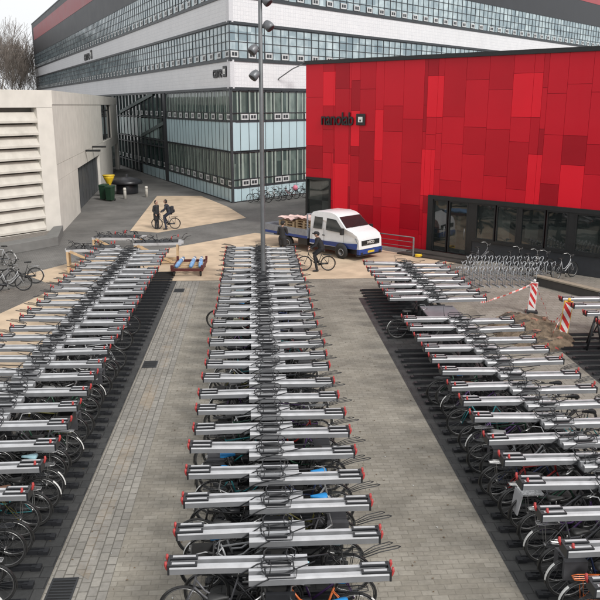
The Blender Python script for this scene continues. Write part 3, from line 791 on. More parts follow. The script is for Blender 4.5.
# ------------------------------------------------------------------ bicycles
rubber = mat('tyre_rubber', (.018,.018,.018), .8)
rim = mat('rim_metal', (.16,.16,.16), .4, .6)
chrome = mat('chrome', (.38,.38,.38), .3, .8)
BC = {'black': (.014,.014,.015), 'silver': (.40,.41,.42), 'dark blue': (.02,.035,.10), 'dark green': (.015,.06,.035), 'red': (.32,.02,.02), 'white': (.6,.6,.58),
      'olive': (.13,.12,.03), 'purple': (.07,.03,.12), 'grey': (.13,.13,.14), 'orange': (.55,.13,.03), 'teal': (.02,.18,.20)}
SC_ = {'black': (.015,.015,.015), 'brown': (.12,.055,.03), 'blue': (.02,.25,.60), 'cream': (.55,.55,.38), 'light blue': (.35,.55,.62), 'pink': (.65,.20,.28), 'grey': (.2,.2,.2)}
cache = {}
def cm(key, fn):
    if key not in cache: cache[key] = fn()
    return cache[key]
WR = .335
def wheel_mesh():
    q = MB(); n = 28
    q.tube([(WR*cos(2*pi*i/n), 0, WR*sin(2*pi*i/n)) for i in range(n)], .019, rubber, n=6, closed=True)
    q.tube([((WR-.03)*cos(2*pi*i/n), 0, (WR-.03)*sin(2*pi*i/n)) for i in range(n)], .011, rim, n=4, closed=True)
    for i in range(16):
        a = 2*pi*i/16; s = .02 if i % 2 else -.02
        q.tube([(.02*cos(a+.6),s,.02*sin(a+.6)), ((WR-.03)*cos(a),0,(WR-.03)*sin(a))], .0022, rim, n=3, cap=False)
    q.lathe([(.008,-.05),(.022,-.04),(.018,0),(.022,.04),(.008,.05)], chrome, n=8, axis='y'); return q.mesh('wheel')
def frame_mesh(style, cname):
    m = mat('bike_' + cname.replace(' ', '_'), BC[cname], .35, .1, var=.08)
    q = MB(); r = .016
    bb = (-.08,0,.30); rear = (-.54,0,.335); seat = (-.24,0,.80); ht = (.36,0,.86); hb = (.40,0,.68); fw = (.56,0,.335)
    if style == 'diamond': q.tube([(-.225,0,.76), (.365,0,.83)], r, m); q.tube([bb, hb], r*1.1, m)
    else: q.tube([(-.14,0,.46), (.05,0,.47), (.25,0,.62), (.37,0,.80)], r, m); q.tube([bb, (.08,0,.36), (.28,0,.55), hb], r*1.1, m)
    q.tube([bb, seat], r, m); q.tube([ht, hb], r*1.2, m); q.tube([seat, (-.25,0,.90)], .012, chrome)
    for s in (-.055, .055):
        q.tube([(-.08,s*.5,.30),(-.54,s,.335)], .009, m); q.tube([(-.22,s*.3,.74),(-.54,s,.335)], .008, m)
        q.tube([(.405,s*.7,.66),(.46,s,.56),(.56,s,.335)], .010, m)
    q.tube([ht, (.345,0,.95), (.37,0,1.0)], .012, chrome)
    return q.mesh('frame')
def saddle_mesh(c):
    m = mat('saddle_' + c.replace(' ', '_'), SC_[c], .55, var=.1)
    q = MB(); prof = [(-.15,.085,.045),(-.12,.10,.055),(-.05,.09,.05),(.02,.05,.045),(.09,.028,.038),(.14,.02,.03)]
    vs = []; fs = []; n = 8
    for (x, w, h) in prof:
        for j in range(n): a = 2*pi*j/n; vs.append((-.25+x, w*cos(a), .93+h*max(-.45, sin(a))))
    for i in range(len(prof)-1):
        for j in range(n): fs.append((i*n+j, i*n+(j+1) % n, (i+1)*n+(j+1) % n, (i+1)*n+j))
    fs += [tuple(range(n-1,-1,-1)), tuple((len(prof)-1)*n+j for j in range(n))]
    q.raw(vs, fs, m, True); return q.mesh('saddle')
def bar_mesh(style):
    q = MB(); z = 1.02
    if style == 'diamond': pts = [(.34,-.27,z),(.38,-.12,z+.01),(.38,0,z),(.38,.12,z+.01),(.34,.27,z)]
    else: pts = [(.12,-.26,z+.02),(.24,-.26,z+.05),(.36,-.17,z+.07),(.38,-.05,z),(.38,.05,z),(.36,.17,z+.07),(.24,.26,z+.05),(.12,.26,z+.02)]
    q.tube(pts, .012, chrome if style != 'diamond' else rubber)
    for s in (0, -1): 
        e = Vector(pts[s]); f_ = Vector(pts[1 if s == 0 else -2]); q.tube([e, e+(f_-e)*.7], .018, rubber)
    q.tube([(.40,-.03,.93),(.46,-.03,.93)], .03, rubber, n=8)
    return q.mesh('handlebar')
def guard_mesh(front, white):
    m = mat('guard_black', (.016,.016,.016), .35)
    mw = mat('guard_white', (.62,.62,.60), .4)
    q = MB(); r0 = WR+.035; a0, a1 = ((.15, 1.9) if front else (.9, 3.3))
    n = 14
    for i in range(n):
        t0 = a0+(a1-a0)*i/n; t1 = a0+(a1-a0)*(i+1)/n
        mm = m
        if white and not front and 8 <= i < 13: mm = mw
        P = lambda t, y, dr=0: ((r0-dr)*cos(t), y, (r0-dr)*sin(t))
        q.raw([P(t0,-.028,.012),P(t0,0),P(t0,.028,.012),P(t1,-.028,.012),P(t1,0),P(t1,.028,.012)], [(0,1,4,3),(1,2,5,4)], mm, True)
    return q.mesh('mudguard')
def carrier_mesh(c=None):
    m = chrome if c == 'silver' else (mat('bike_orange', BC['orange'], .35) if c == 'orange' else rblack)
    q = MB(); z = .76
    q.tube([(-.30,-.05,z),(-.62,-.07,z),(-.72,-.05,z),(-.72,.05,z),(-.62,.07,z),(-.30,.05,z)], .009, m, n=5)
    for y in (-.02, .02): q.tube([(-.32,y,z),(-.71,y,z)], .006, m, n=4)
    for s in (-.065, .065): q.tube([(-.60,s,z),(-.54,s,.335)], .006, m, n=4)
    return q.mesh('carrier')
def guardc_mesh():
    q = MB(); q.tube([(-.08,-.05,.30),(-.3,-.05,.325),(-.54,-.05,.335)], [.075,.045,.045], rblack, n=6)
    q.tube([(-.08,-.10,.30),(-.02,-.11,.14)], .010, chrome, n=5); q.tube([(-.08,.10,.30),(-.14,.11,.46)], .010, chrome, n=5)
    q.box(-.07,.03,-.17,-.09,.125,.15,rubber); q.box(-.19,-.09,.09,.17,.455,.48,rubber); return q.mesh('crankset')
def crate_mesh():
    m = mat('crate_black', (.03,.03,.03), .6); q = MB()
    for (a,b,c,d_) in ((.44,.78,-.19,-.175),(.44,.78,.175,.19)): q.box(a,b,c,d_,.86,1.06,m)
    q.box(.44,.455,-.175,.175,.86,1.06,m); q.box(.765,.78,-.175,.175,.86,1.06,m); q.box(.455,.765,-.175,.175,.86,.875,m)
    return q.mesh('crate')
def bag_mesh(c, col):
    m = mat(c, col, .75, var=.2); q = MB()
    for s in (-1, 1): q.prism([(-.68,s*.085),(-.36,s*.085),(-.34,s*.2),(-.70,s*.2)], .45, .76, m)
    q.box(-.68,-.36,-.085,.085,.745,.77,m); return q.mesh('pannier')
def bicycle(x, y, rz, label, frame='black', style='step', saddle='black', z=.0, group=None, tilt=0, wguard=False, extra=None, carrier='black', steer=None):
    t = empty('bicycle', (x, y, z), rz, label, 'bicycle', group)
    t.rotation_euler = (tilt, 0, rz)
    inst('frame', cm(('f', style, frame), lambda: frame_mesh(style, frame)), t)
    inst('wheel', cm('w', wheel_mesh), t, (-.54,0,.354), (0, random.uniform(0,3), 0)); inst('wheel', cm('w', wheel_mesh), t, (.56,0,.354), (0, random.uniform(0,3), 0))
    inst('saddle', cm(('s', saddle), lambda: saddle_mesh(saddle)), t)
    inst('handlebar', cm(('h', style), lambda: bar_mesh(style)), t)
    inst('crankset', cm('c', guardc_mesh), t)
    if carrier: inst('carrier', cm(('ca', carrier), lambda: carrier_mesh(carrier)), t)
    inst('mudguard', cm(('g', 0, wguard), lambda: guard_mesh(False, wguard)), t, (-.54,0,.335)); 
    if style == 'step': inst('mudguard', cm(('g', 1, wguard), lambda: guard_mesh(True, wguard)), t, (.56,0,.335))
    if extra == 'crate': inst('crate', cm('crate', crate_mesh), t)
    if extra == 'bag': inst('pannier', cm('bag', lambda: bag_mesh('pannier_cloth', (.05,.05,.055))), t)
    if extra == 'redbag': inst('pannier', cm('rbag', lambda: bag_mesh('red_pannier_cloth', (.3,.03,.03))), t)
    if extra == 'cover':
        q = MB(); m = mat('patterned_cloth', (.42,.42,.42), .8, var=.5, scale=30)
        q.prism([(-.72,-.16),(-.34,-.16),(-.34,.16),(-.72,.16)], .77, .80, m)
        q.raw([(-.74,-.18,.78),(-.74,.18,.78),(-.80,.15,.40),(-.80,-.15,.40),(-.72,-.18,.78),(-.72,.18,.78),(-.78,.15,.40),(-.78,-.15,.40)], [(0,1,2,3),(7,6,5,4),(0,4,5,1),(2,6,7,3),(1,5,6,2),(0,3,7,4)], mat('grey_cloth', (.30,.30,.31), .7)); q.build('cargo_cloth', t)
    return t
ORD = ['first','second','third','fourth','fifth','sixth','seventh','eighth','ninth','tenth','eleventh','twelfth','thirteenth','fourteenth','fifteenth','sixteenth','seventeenth','eighteenth','nineteenth','twentieth','twenty-first','twenty-second','twenty-third','twenty-fourth','twenty-fifth','twenty-sixth','twenty-seventh','twenty-eighth','twenty-ninth','thirtieth','thirty-first','thirty-second','thirty-third','thirty-fourth','thirty-fifth','thirty-sixth','thirty-seventh','thirty-eighth','thirty-ninth']
rb = random.Random(21)
FR = ['black']*6 + ['silver','dark blue','dark green','red','white','olive','purple','grey','grey','teal']
SD = ['black']*8 + ['brown','brown','grey','blue','light blue','cream']
def bike_row(ys, xo, face, where, group, over=None, jit=.08, sticks=()):
    """face +1: front wheel to +x. xo: outer x of the outward wheel"""
    over = over or {}
    n = 0
    for k, y in enumerate(ys):
        o = over.get(k, {})
        if o is None: continue
        fcol = o.get('frame', rb.choice(FR)); sad = o.get('saddle', rb.choice(SD)); style = o.get('style', 'step' if rb.random() < .55 else 'diamond')
        wg = rb.random() < .38; ex = o.get('extra', rb.choice([None]*5 + ['crate','bag'])); car = o.get('carrier', rb.choice(['black','black','silver']))
        flip = o.get('flip', rb.random() < .15)
        f = -face if flip else face
        z = .045 + (.0 if k % 2 else .07)
        out = o.get('out', 0) + rb.uniform(-jit, jit)
        cx = xo + face*(.90) - face*out
        if flip: cx = xo + face*(.92) - face*out
        n += 1
        exl = {'crate': ', black crate', 'bag': ', black bags', 'cover': ', grey cloth', 'redbag': ', red bags', None: ''}[ex]
        lab = f"{fcol} bicycle, {sad} saddle{exl}, {ORD[n-1]} from front under {where}"
        bicycle(cx, y + rb.uniform(-.03,.03), 0 if f > 0 else pi, lab, fcol, style, sad, z, group, rb.uniform(-.05,.05), wg, ex, car)
ysA = [9.35+i*.4675 for i in range(33)]
ovA = {1:{'saddle':'grey','frame':'black','flip':False,'style':'step'}, 3:{'saddle':'blue','frame':'black','flip':False,'out':-.25}, 6:{'frame':'olive','carrier':'silver','flip':False}, 16:None, 21:None, 24:None, 26:None,27:None,28:None,30:None,31:None}
bike_row(ysA, -3.74, -1, "left rack's right side", 'bicycles under the left rack', ovA)
ysB = [8.6+i*.47 for i in range(39)]
ovB = {0:{'saddle':'pink','frame':'white'},1:{'frame':'dark green'},2:{'saddle':'cream','out':.28,'frame':'grey','flip':True,'extra':None,'style':'step'},4:{'saddle':'blue','frame':'silver','out':.05},6:{'out':.22,'flip':True,'frame':'black'},9:{'saddle':'blue','frame':'teal'},12:{'out':.15},10:{'saddle':'blue'}, 35:{'out':.50,'frame':'purple','flip':True}, 31:None, 20:None, 26:None, 24:None, 27:None}
bike_row(ysB, -1.18, 1, "centre rack's left side", 'bicycles under the centre rack', ovB, .05)
ysC = [8.35+i*.48 for i in range(38)]
ovC = {1:{'saddle':'blue','frame':'black'},2:{'saddle':'blue','frame':'orange'},4:{'saddle':'light blue'},8:{'frame':'white'},17:None,22:None,25:None,28:None,30:None}
bike_row(ysC, 1.72, -1, "centre rack's right side", 'bicycles under the centre rack', ovC, .05)
ysD = [9.0+i*.4675 for i in range(22)]
ovD = {1:{'frame':'orange','carrier':'orange','flip':False,'out':.05,'extra':None},6:{'extra':'cover','flip':False,'out':.02,'frame':'grey'},7:{'carrier':'silver','flip':False},9:{'frame':'dark blue','carrier':'silver','flip':False,'out':.1},14:None,16:None,17:{'out':-.02},19:{'saddle':'blue','out':.05},20:None,21:None}
bike_row(ysD, 4.38, 1, "right rack's left side", 'bicycles under the right rack', ovD)
for k, (y, lab) in enumerate([(23.6,'black bicycle with white rear guard alone on the dark bed before the short right rack')]):
    bicycle(5.2, y, 0, lab, 'black', 'step', 'black', .045, None, .04, True)
for k in range(10):
    fcol = rb.choice(FR); bicycle(7.05+rb.uniform(-.1,.1), 8.8+k*.9, pi, f"{fcol} bicycle, {ORD[k]} from front under right rack's right side", fcol, 'step', 'black', .02, 'bicycles under the right rack', rb.uniform(-.04,.04))
for k in range(6):
    fcol = rb.choice(FR); bicycle(-6.0+rb.uniform(-.1,.1), 10.2+k*1.1, 0, f"{fcol} bicycle, {ORD[k]} from front under left rack's left side", fcol, 'step', 'black', .02, 'bicycles under the left rack', rb.uniform(-.04,.04))
# bikes on the left square
for (x, y, a, fc, st_, sd, lab) in [(-10.15,31.2,12,'silver','step','black','silver bicycle nearest the camera at the left edge of the square'),
    (-10.0,32.55,188,'black','step','black','black bicycle just behind the silver one at the left edge'),
    (-10.75,31.9,20,'grey','step','black','grey bicycle partly hidden between the others at the left edge'),
    (-12.25,36.6,165,'silver','diamond','black','silver bicycle with dark saddle beside the concrete planter at the far left edge')]:
    bicycle(x, y, R(a), lab, fc, st_, sd, .004, None, .06, True, None, 'silver')
# bikes by the glass corner of the office
for i, (dx, fc, extra, lab) in enumerate([(1.2,'black',None,'black bicycle leftmost of the bikes by the blue panels'),(1.9,'grey',None,'grey bicycle second from left by the blue panels'),
    (3.0,'white',None,'white bicycle just right of the mast by the blue panels'),(3.6,'silver',None,'silver bicycle in the middle of the bikes by the blue panels'),(4.3,'black',None,'black bicycle left of the pink bag by the blue panels'),
    (5.2,'red','pink','dark red bicycle with a round pink bag by the blue panels'),(6.2,'grey',None,'grey bicycle right of the pink bag by the blue panels'),(7.3,'black',None,'black bicycle rightmost of the bikes by the blue panels')]):
    p = P0 + Matrix.Rotation(rzR, 4, 'Z') @ Vector((dx, -1.4, 0))
    b_ = bicycle(p.x, p.y, rzR + R(105), lab, fc, 'step', 'black', .0, 'bicycles beside the office building', rb.uniform(-.1,.1))
    if extra == 'pink':
        q = MB(); q.lathe([(.02,-.22),(.16,-.18),(.22,0),(.16,.16),(.02,.22)], mat('pink_bag', (.7,.22,.30), .6), (-.5,0,.92), n=12); q.build('pink_bag', b_)
# bikes against the red building on the right
for i, (lx, fc, lab) in enumerate([(5.6,'black','black bicycle leftmost against the dark plinth of the red building'),(6.55,'white','white bicycle against the dark plinth of the red building'),(7.0,'black','black bicycle just right of the white one at the plinth'),(8.1,'silver','silver bicycle rightmost against the dark plinth'),(3.9,'grey','small grey bicycle at the left end of the plinth')]):
    p = RE + Mred @ Vector((lx, -1.15, 0))
    bicycle(p.x, p.y, rzE + R(75), lab, fc, 'step', 'black', .004, 'bicycles beside the red building', rb.uniform(-.1,.1))

# silver hoop racks
gsteel = mat('galvanised_tube', (.42,.44,.46), .45, .5)
q = MB()
q.tube([(0,-.05,.0),(0,-.05,.72),(.02,-.12,.86),(.1,-.14,.95),(.16,-.06,.9),(.12,.02,.78),(.05,.06,.86),(0,.12,.95),(-.05,.10,.84),(0,.05,.72),(0,.05,0)], .017, gsteel, n=5)
q.tube([(0,-.05,.3),(.45,-.07,.34),(.5,0,.36),(.45,.07,.34),(0,.05,.3)], .013, gsteel, n=5); HM = q.mesh('hoop')
q = MB(); q.box(-.35,.35,-.03,.03,0,.04,gsteel); FM = q.mesh('foot')
k = 0
ROWN = ['front row', 'middle row', 'back row']
for r in range(3):
    for c in range(13):
        if r == 0 and c > 10: continue
        x = 8.7 + c*.32 + r*.55; y = 31.15 + r*1.15 - c*.04
        if x > 13.3: continue
        t = empty('bicycle_stand', (x, y, .006), R(95)+rb.uniform(-.1,.1), f"silver tube bicycle stand, {ORD[c]} from the left in the {ROWN[r]}", 'bicycle stand', 'silver bicycle stands before the red building')
        inst('hoop', HM, t, scale=(1,1,.86)); inst('foot', FM, t)

# low wall before the plinth
lw = empty('low_retaining_wall', (12.1,31.1,0), math.atan2(-2.8,1.5), 'low dark wall with pale coping in front of the red building', 'low wall')
q = MB(); q.box(0,6.5,-.12,.12,0,.36,mat('dark_wall_brick',(.06,.055,.05),.8)); q.build('wall_body', lw)
q = MB(); q.box(-.03,6.5,-.17,.17,.362,.42,mat('coping_stone',(.30,.26,.20),.8)); q.build('coping', lw)

# railing in front of the red wall
rl = empty('handrail', (6.15,39.3,0), math.atan2(-1.85,1.95), 'grey metal railing in front of the red wall beside the truck', 'railing')
q = MB()
q.tube([(-2.4,0,1.0),(2.65,0,1.0)], .03, galv); q.build('top_rail', rl)
q = MB()
for z in (.25,.5,.75): q.tube([(-2.4,0,z),(2.65,0,z)], .014, galv, n=5)
q.build('lower_rail', rl)
for x in (-2.4,0.1,2.65): q = MB(); q.box(x-.03,x+.03,-.03,.03,0,1.0,mat('rail_post_steel',(.30,.31,.32),.4,.5)); q.build('post', rl)

# ------------------------------------------------------------------ beacons, tape, soil heap
bred = mat('beacon_red', (.55,.03,.03), .5, var=.1); bwhite = mat('beacon_white', (.72,.70,.68), .5); borange = mat('beacon_yellow', (.75,.42,.05), .5)
def beacon(x, y, h, w, label, edge, lean):
    t = empty('striped_beacon', (x, y, .006), R(-12), label, 'traffic beacon', 'striped beacons round the soil heap'); t.rotation_euler = (0, lean, R(-12))
    q = MB(); q.box(-.22,.22,-.16,.16,0,.10,rblack); q.build('foot', t, bevel=.02)
    q = MB(); q.box(-w/2,w/2,-.02,.02,.10,h,edge); q.build('board', t, bevel=.01)
    # diagonal stripes on both faces
    for sgn, yy in ((-1,-.022),(1,.022)):
        q = MB(); n = 6; a = w/2-.02; z0, z1 = .16, h-.04; st_ = (z1-z0)/n; sl_ = .17
        q.face([(-a,yy,z0),(a,yy,z0),(a,yy,z1),(-a,yy,z1)], bwhite)
        for i in range(n//2+1):
            zc = z0 + i*2*st_
            pts = [(-a, zc+sl_), (a, zc-sl_+.0), (a, zc-sl_+st_), (-a, zc+sl_+st_)]
            cl = []
            pts = [(px, min(max(pz, z0), z1)) for px, pz in pts]
            if max(p[1] for p in pts)-min(p[1] for p in pts) < .02: continue
            q.face([(px, yy+sgn*.003, pz) for px, pz in pts], bred)
        q.build('stripes', t)
    q = MB(); q.lathe([(.05,0),(.055,.06),(.03,.10)], borange if edge is borange else bwhite, (0,0,h), n=10); q.build('top_cap', t)
    return t
beacon(10.25, 26.6, 1.18, .27, 'red and white striped beacon with white edge behind the soil heap', bwhite, R(2))
beacon(10.12, 23.36, 1.30, .29, 'red and white striped beacon with yellow edge in front on the right', borange, R(5))
tape_w = mat('tape_white', (.65,.55,.53), .5); tape_r = mat('tape_red', (.60,.10,.08), .5)
def tape(pts, label, w=.06):
    import mathutils
    P_ = [Vector(p) for p in pts]; fine = []
    for i in range(len(P_)-1):
        a, b = P_[i], P_[i+1]; n = max(2, int((b-a).length/.13))
        for k in range(n):
            s = k/n; p = a.lerp(b, s); p.z -= .18*(a-b).length*.5*s*(1-s); fine.append(p)
    fine.append(P_[-1])
    for p in fine: p.z = max(p.z, .03)
    q = MB()
    for i in range(len(fine)-1):
        a, b = fine[i], fine[i+1]; tw0 = .6*sin(i*.7); tw1 = .6*sin((i+1)*.7)
        o0 = Vector((.3*sin(tw0), .9*sin(tw0), cos(tw0)))*w/2; o1 = Vector((.3*sin(tw1), .9*sin(tw1), cos(tw1)))*w/2
        q.face([a-o0, b-o1, b+o1, a+o0], tape_r if (i//1) % 2 else tape_w)
    return tag(q.build('barrier_tape'), label, 'barrier tape')
tape([(7.72,24.7,.95),(8.6,26.0,.72),(9.4,26.4,.85),(10.2,26.5,1.15)], 'red and white tape hanging from the rack to the white edged beacon')
tape([(10.18,26.5,1.1),(9.55,25.3,.45),(9.35,24.3,.12),(9.2,23.7,.5)], 'red and white tape dropping left of the white edged beacon onto the soil')
tape([(10.32,26.5,1.1),(10.28,25.4,.55),(10.1,24.6,.30),(10.05,23.9,.45),(10.1,23.4,.95)], 'red and white tape sagging between the two beacons')
tape([(10.05,23.4,.8),(9.6,22.9,.35),(9.35,22.4,.15),(9.5,22.1,.06)], 'red and white tape crumpled on the ground below the yellow edged beacon')
hm = MB(); rr = random.Random(4); N = 44
def hh(x, y):
    r2 = ((x-9.3)/1.3)**2 + ((y-24.1)/2.1)**2
    h_ = .5*max(0, 1-r2)**.8
    return h_
vs = []
from mathutils import noise
for i in range(N+1):
    for j in range(N+1):
        x = 8.0+2.6*i/N; y = 22.0+4.2*j/N; h_ = hh(x, y)
        nz_ = noise.noise(Vector((x*3, y*3, 0)))*.14 + noise.noise(Vector((x*9, y*9, 3)))*.07
        vs.append((x, y, max(-.02, h_ + nz_*min(1, h_*5+.02) - .01)))
fs = [(i*(N+1)+j, (i+1)*(N+1)+j, (i+1)*(N+1)+j+1, i*(N+1)+j+1) for i in range(N) for j in range(N)]
hm.raw(vs, fs, soil, True); tag(hm.build('soil_heap'), 'heap of dug brown soil between the racks and the striped beacons', 'soil heap')
brk = mat('loose_brick', (.33,.17,.12), .85, var=.25, scale=9)
for i, (x, y, a) in enumerate([(9.0,25.3,20),(9.8,24.2,70),(9.1,23.0,-30),(8.75,23.5,10),(9.7,22.6,40),(9.35,23.9,-60)]):
    q = MB(); q.box(-.11,.11,-.06,.06,0,.07,brk); o = q.build('loose_paving_brick', None, (x, y, hh(x,y)+.0), R(a), bevel=.006); tag(o, f'loose reddish paving brick on the soil heap, {ORD[i]} of the scattered ones' if False else 'loose reddish paving brick lying on the soil heap', 'brick', 'loose bricks on the soil heap')

# ------------------------------------------------------------------ bins, bollards, black dome
gbin = mat('green_bin', (.012,.04,.02), .5); ybin = mat('yellow_bin', (.75,.50,.02), .5)
def wheelie(x, y, label, bm_, lm, s=1.0):
    t = empty('waste_bin', (x, y, 0), R(-20), label, 'waste bin'); t.scale = (s, s, s)
    q = MB(); b0 = [(-.26,-.3),(.26,-.3),(.26,.3),(-.26,.3)]; 
    q.raw([(x_*.8,y_*.8,.06) for x_, y_ in b0]+[(x_,y_,1.0) for x_, y_ in b0], [(3,2,1,0),(4,5,6,7),(0,1,5,4),(1,2,6,5),(2,3,7,6),(3,0,4,7)], bm_); q.build('body', t, bevel=.03)
    q = MB(); q.raw([(-.29,-.33,1.0),(.29,-.33,1.0),(.29,.34,1.0),(-.29,.34,1.0),(-.24,-.25,1.1),(.24,-.25,1.1),(.24,.3,1.13),(-.24,.3,1.13)], [(3,2,1,0),(4,5,6,7),(0,1,5,4),(1,2,6,5),(2,3,7,6),(3,0,4,7)], lm); q.build('lid', t, bevel=.02)
    for sx in (-.2, .2): q = MB(); q.lathe([(.03,-.03),(.09,-.03),(.09,.03),(.03,.03)], rubber, (sx,.27,.09), n=12, axis='x'); q.build('wheel', t)
    return t
wheelie(-12.1, 62.6, 'dark green wheeled bin left beside the concrete wall', gbin, gbin, 1.15); wheelie(-11.5, 61.9, 'green wheeled bin in front of the yellow one', gbin, gbin, 1.1)
yb = empty('yellow_funnel', (-12.0, 64.4, 0), 0, 'yellow funnel shaped bin on a stem by the garage door', 'waste bin')
q = MB(); q.lathe([(.12,0),(.12,1.0),(.22,1.2),(.42,1.6),(.48,1.8),(.4,1.82)], ybin, n=14); q.build('body', yb)
q = MB(); q.lathe([(.49,1.78),(.52,1.83),(.49,1.88)], mat('yellow_rim',(.6,.42,.03),.5), n=14); q.build('rim', yb)
dome = empty('underground_container', (-11.0, 67.3, 0), 0, 'round black domed container by the office entrance', 'container')
blkp = mat('black_plastic', (.018,.018,.021), .35, var=.15)
q = MB(); q.lathe([(1.25,0),(1.32,.1),(1.3,1.0),(1.2,1.1)], blkp, n=28); q.build('drum', dome)
q = MB(); q.lathe([(1.85,1.02),(1.88,1.12),(1.78,1.3),(1.35,1.52),(.6,1.66),(.2,1.70),(.18,1.95),(.05,1.97)], blkp, n=32); q.build('domed_lid', dome)
dome.scale = (.72,.72,.85)
wb = mat('bollard_white', (.55,.53,.48), .6)
for x, y, lab in ((-10.55,63.2,'short pale bollard left of the pair near the black dome'),(-8.95,64.4,'short pale bollard right of the pair near the black dome')):
    t = empty('bollard', (x, y, 0), 0, lab, 'bollard', 'pale bollards by the black dome')
    q = MB(); q.lathe([(.13,0),(.13,.85),(.10,.92)], wb, n=12); q.build('post', t)
    q = MB(); q.lathe([(.135,.70),(.138,.72),(.135,.78)], mat('bollard_band',(.3,.28,.25),.5), n=12); q.build('band', t)

# ------------------------------------------------------------------ pallets with rack parts, trolley
wood = mat('pallet_wood', (.48,.34,.20), .8, var=.2, scale=4)
def pallet_stack(x, y, rz, label, w=2.4):
    t = empty('wooden_transport_frame', (x, y, .01), rz, label, 'wooden frame')
    q = MB()
    for sx in (-w/2, w/2-.1):
        q.box(sx, sx+.1, -.5, -.4, 0, .95, wood); q.box(sx, sx+.1, .4, .5, 0, .95, wood); q.box(sx, sx+.1, -.4, .4, 0, .1, wood); q.box(sx, sx+.1, -.4, .4, .80, .9, wood)
    q.build('end_frame', t)
    q = MB(); q.box(-w/2+.1, w/2-.1, -.48, -.38, .05, .15, wood); q.box(-w/2+.1, w/2-.1, .38, .48, .05, .15, wood); q.build('bottom_plank', t)
    q = MB(); M = Matrix.Rotation(R(27), 4, 'Y'); q.box(-w/2+.05, w/2-.25, -.52, -.505, .0, .12, wood, Matrix.Translation((0,0,.5)) @ M @ Matrix.Translation((.0,0,-.06))); q.build('diagonal_brace', t)
    q = MB(); rr = random.Random(int(x*7))
    for k in range(5):
        yy = -.42+k*.18; q.box(-w/2+rr.uniform(-.2,.1), w/2+rr.uniform(-.1,.3), yy, yy+.14, .92, 1.05, alu)
    q.build('tray_bundle', t)
    q = MB()
    for k in range(22):
        a = Vector((rr.uniform(-1.3,1.3), rr.uniform(-.5,.5), rr.uniform(1.05,1.2))); b = a + Vector((rr.uniform(-.45,.45), rr.uniform(-.3,.3), rr.uniform(-.05,.25)))
        q.tube([a, (a+b)/2+Vector((0,0,.08)), b], .016, rblack, n=5)
    for k in range(3):
        a = Vector((rr.uniform(-1.1,1.1), rr.uniform(-.4,.4), 1.2)); q.tube([a, a+Vector((0.02,.02,.14))], .03, rred, n=6)
    q.box(-w/2,w/2,-.42,.40,1.052,1.066,rblack); q.build('bundled_struts', t)
    return t
pallet_stack(-7.6, 35.4, R(8), 'timber frame stacked with unassembled rack trays at the far end of the left rack', 2.2)
pallet_stack(-4.75, 36.8, R(4), 'timber frame with rack parts right of the first behind the left rack', 2.1)
pallet_stack(-6.9, 38.4, R(-6), 'furthest timber frame of rack parts behind the left rack', 2.3)
tl = empty('transport_trolley', (-3.0, 34.6, .01), R(-2), 'low dark red trolley carrying rolls of blue and white sheet', 'trolley')
dred = mat('trolley_red', (.09,.02,.018), .6)
q = MB(); q.box(-.72,.72,-1.1,-1.02,.25,.37,dred); q.box(-.72,.72,1.02,1.1,.25,.37,dred); q.box(-.72,-.64,-1.02,1.02,.25,.36,dred); q.box(.64,.72,-1.02,1.02,.25,.36,dred)
for y in (-.5,.0,.5): q.box(-.64,.64,y-.06,y+.06,.28,.34,wood)
q.build('chassis', tl)
for x in (-.68,.68):
    for y in (-1.06,1.06): q = MB(); q.box(x-.05,x+.05,y-.05,y+.05,.37,.52,dred); q.build('corner_post', tl)
for x in (-.6,.6):
    for y in (-.95,.95): q = MB(); q.lathe([(.03,-.04),(.12,-.04),(.12,.04),(.03,.04)], rubber, (x,y,.13), n=12, axis='x'); q.build('wheel', tl)
bl = mat('blue_wrap', (.16,.30,.52), .5, var=.35, scale=7); 
for i, (x, lab) in enumerate([(-.45,'roll of blue and white sheet on the left of the low trolley'),(.15,'roll of blue and white sheet in the middle of the low trolley'),(.52,'roll of blue and white sheet on the right of the low trolley')]):
    q = MB(); q.tube([(0,-.95,0),(0.01,-.3,.01),(0,.3,0),(.01,1.0,0)], [.085,.10,.095,.08], bl, n=10)
    q.tube([(0,-.35,0),(0,-.2,0)], .105, bwhite, n=10); q.tube([(0,.5,0),(0,.65,0)], .105, bwhite, n=10)
    tag(q.build('wrapped_roll', None, (-3.0+x, 34.6, .455), R(-4+i*3)), lab, 'roll', 'rolls on the low trolley')
# scrap by the yellow hose
hz = MB(); hz.tube([(8.3+.16*cos(a*.7), 37.25+.14*sin(a*.7), .05+.008*a) for a in range(18)], .035, ybin, n=6); tag(hz.build('yellow_hose'), 'coil of yellow hose at the foot of the red wall', 'hose')

# ------------------------------------------------------------------ flatbed truck
wht = mat('truck_white', (.72,.73,.74), .22, var=.04, dirt=.06); tblue = mat('truck_blue', (.02,.05,.22), .35, var=.05)
tblack = mat('truck_black', (.02,.02,.022), .45); twin = mat('truck_glass', (.015,.02,.022), .05, spec=1.0); bedg = mat('bed_panel', (.27,.29,.33), .4, .4)
hv = Vector((.655,-.755,0)); hv.normalize(); lf = Vector((-hv.y, hv.x, 0))
fw = Vector((4.35,37.18,0)); orig = fw + lf*.95
trz = math.atan2(hv.y, hv.x)
tk = empty('flatbed_truck', orig, trz, 'white crew cab flatbed truck with blue stripe carrying wooden pallets', 'truck'); TS = .95; tk.scale = (TS, TS, TS)
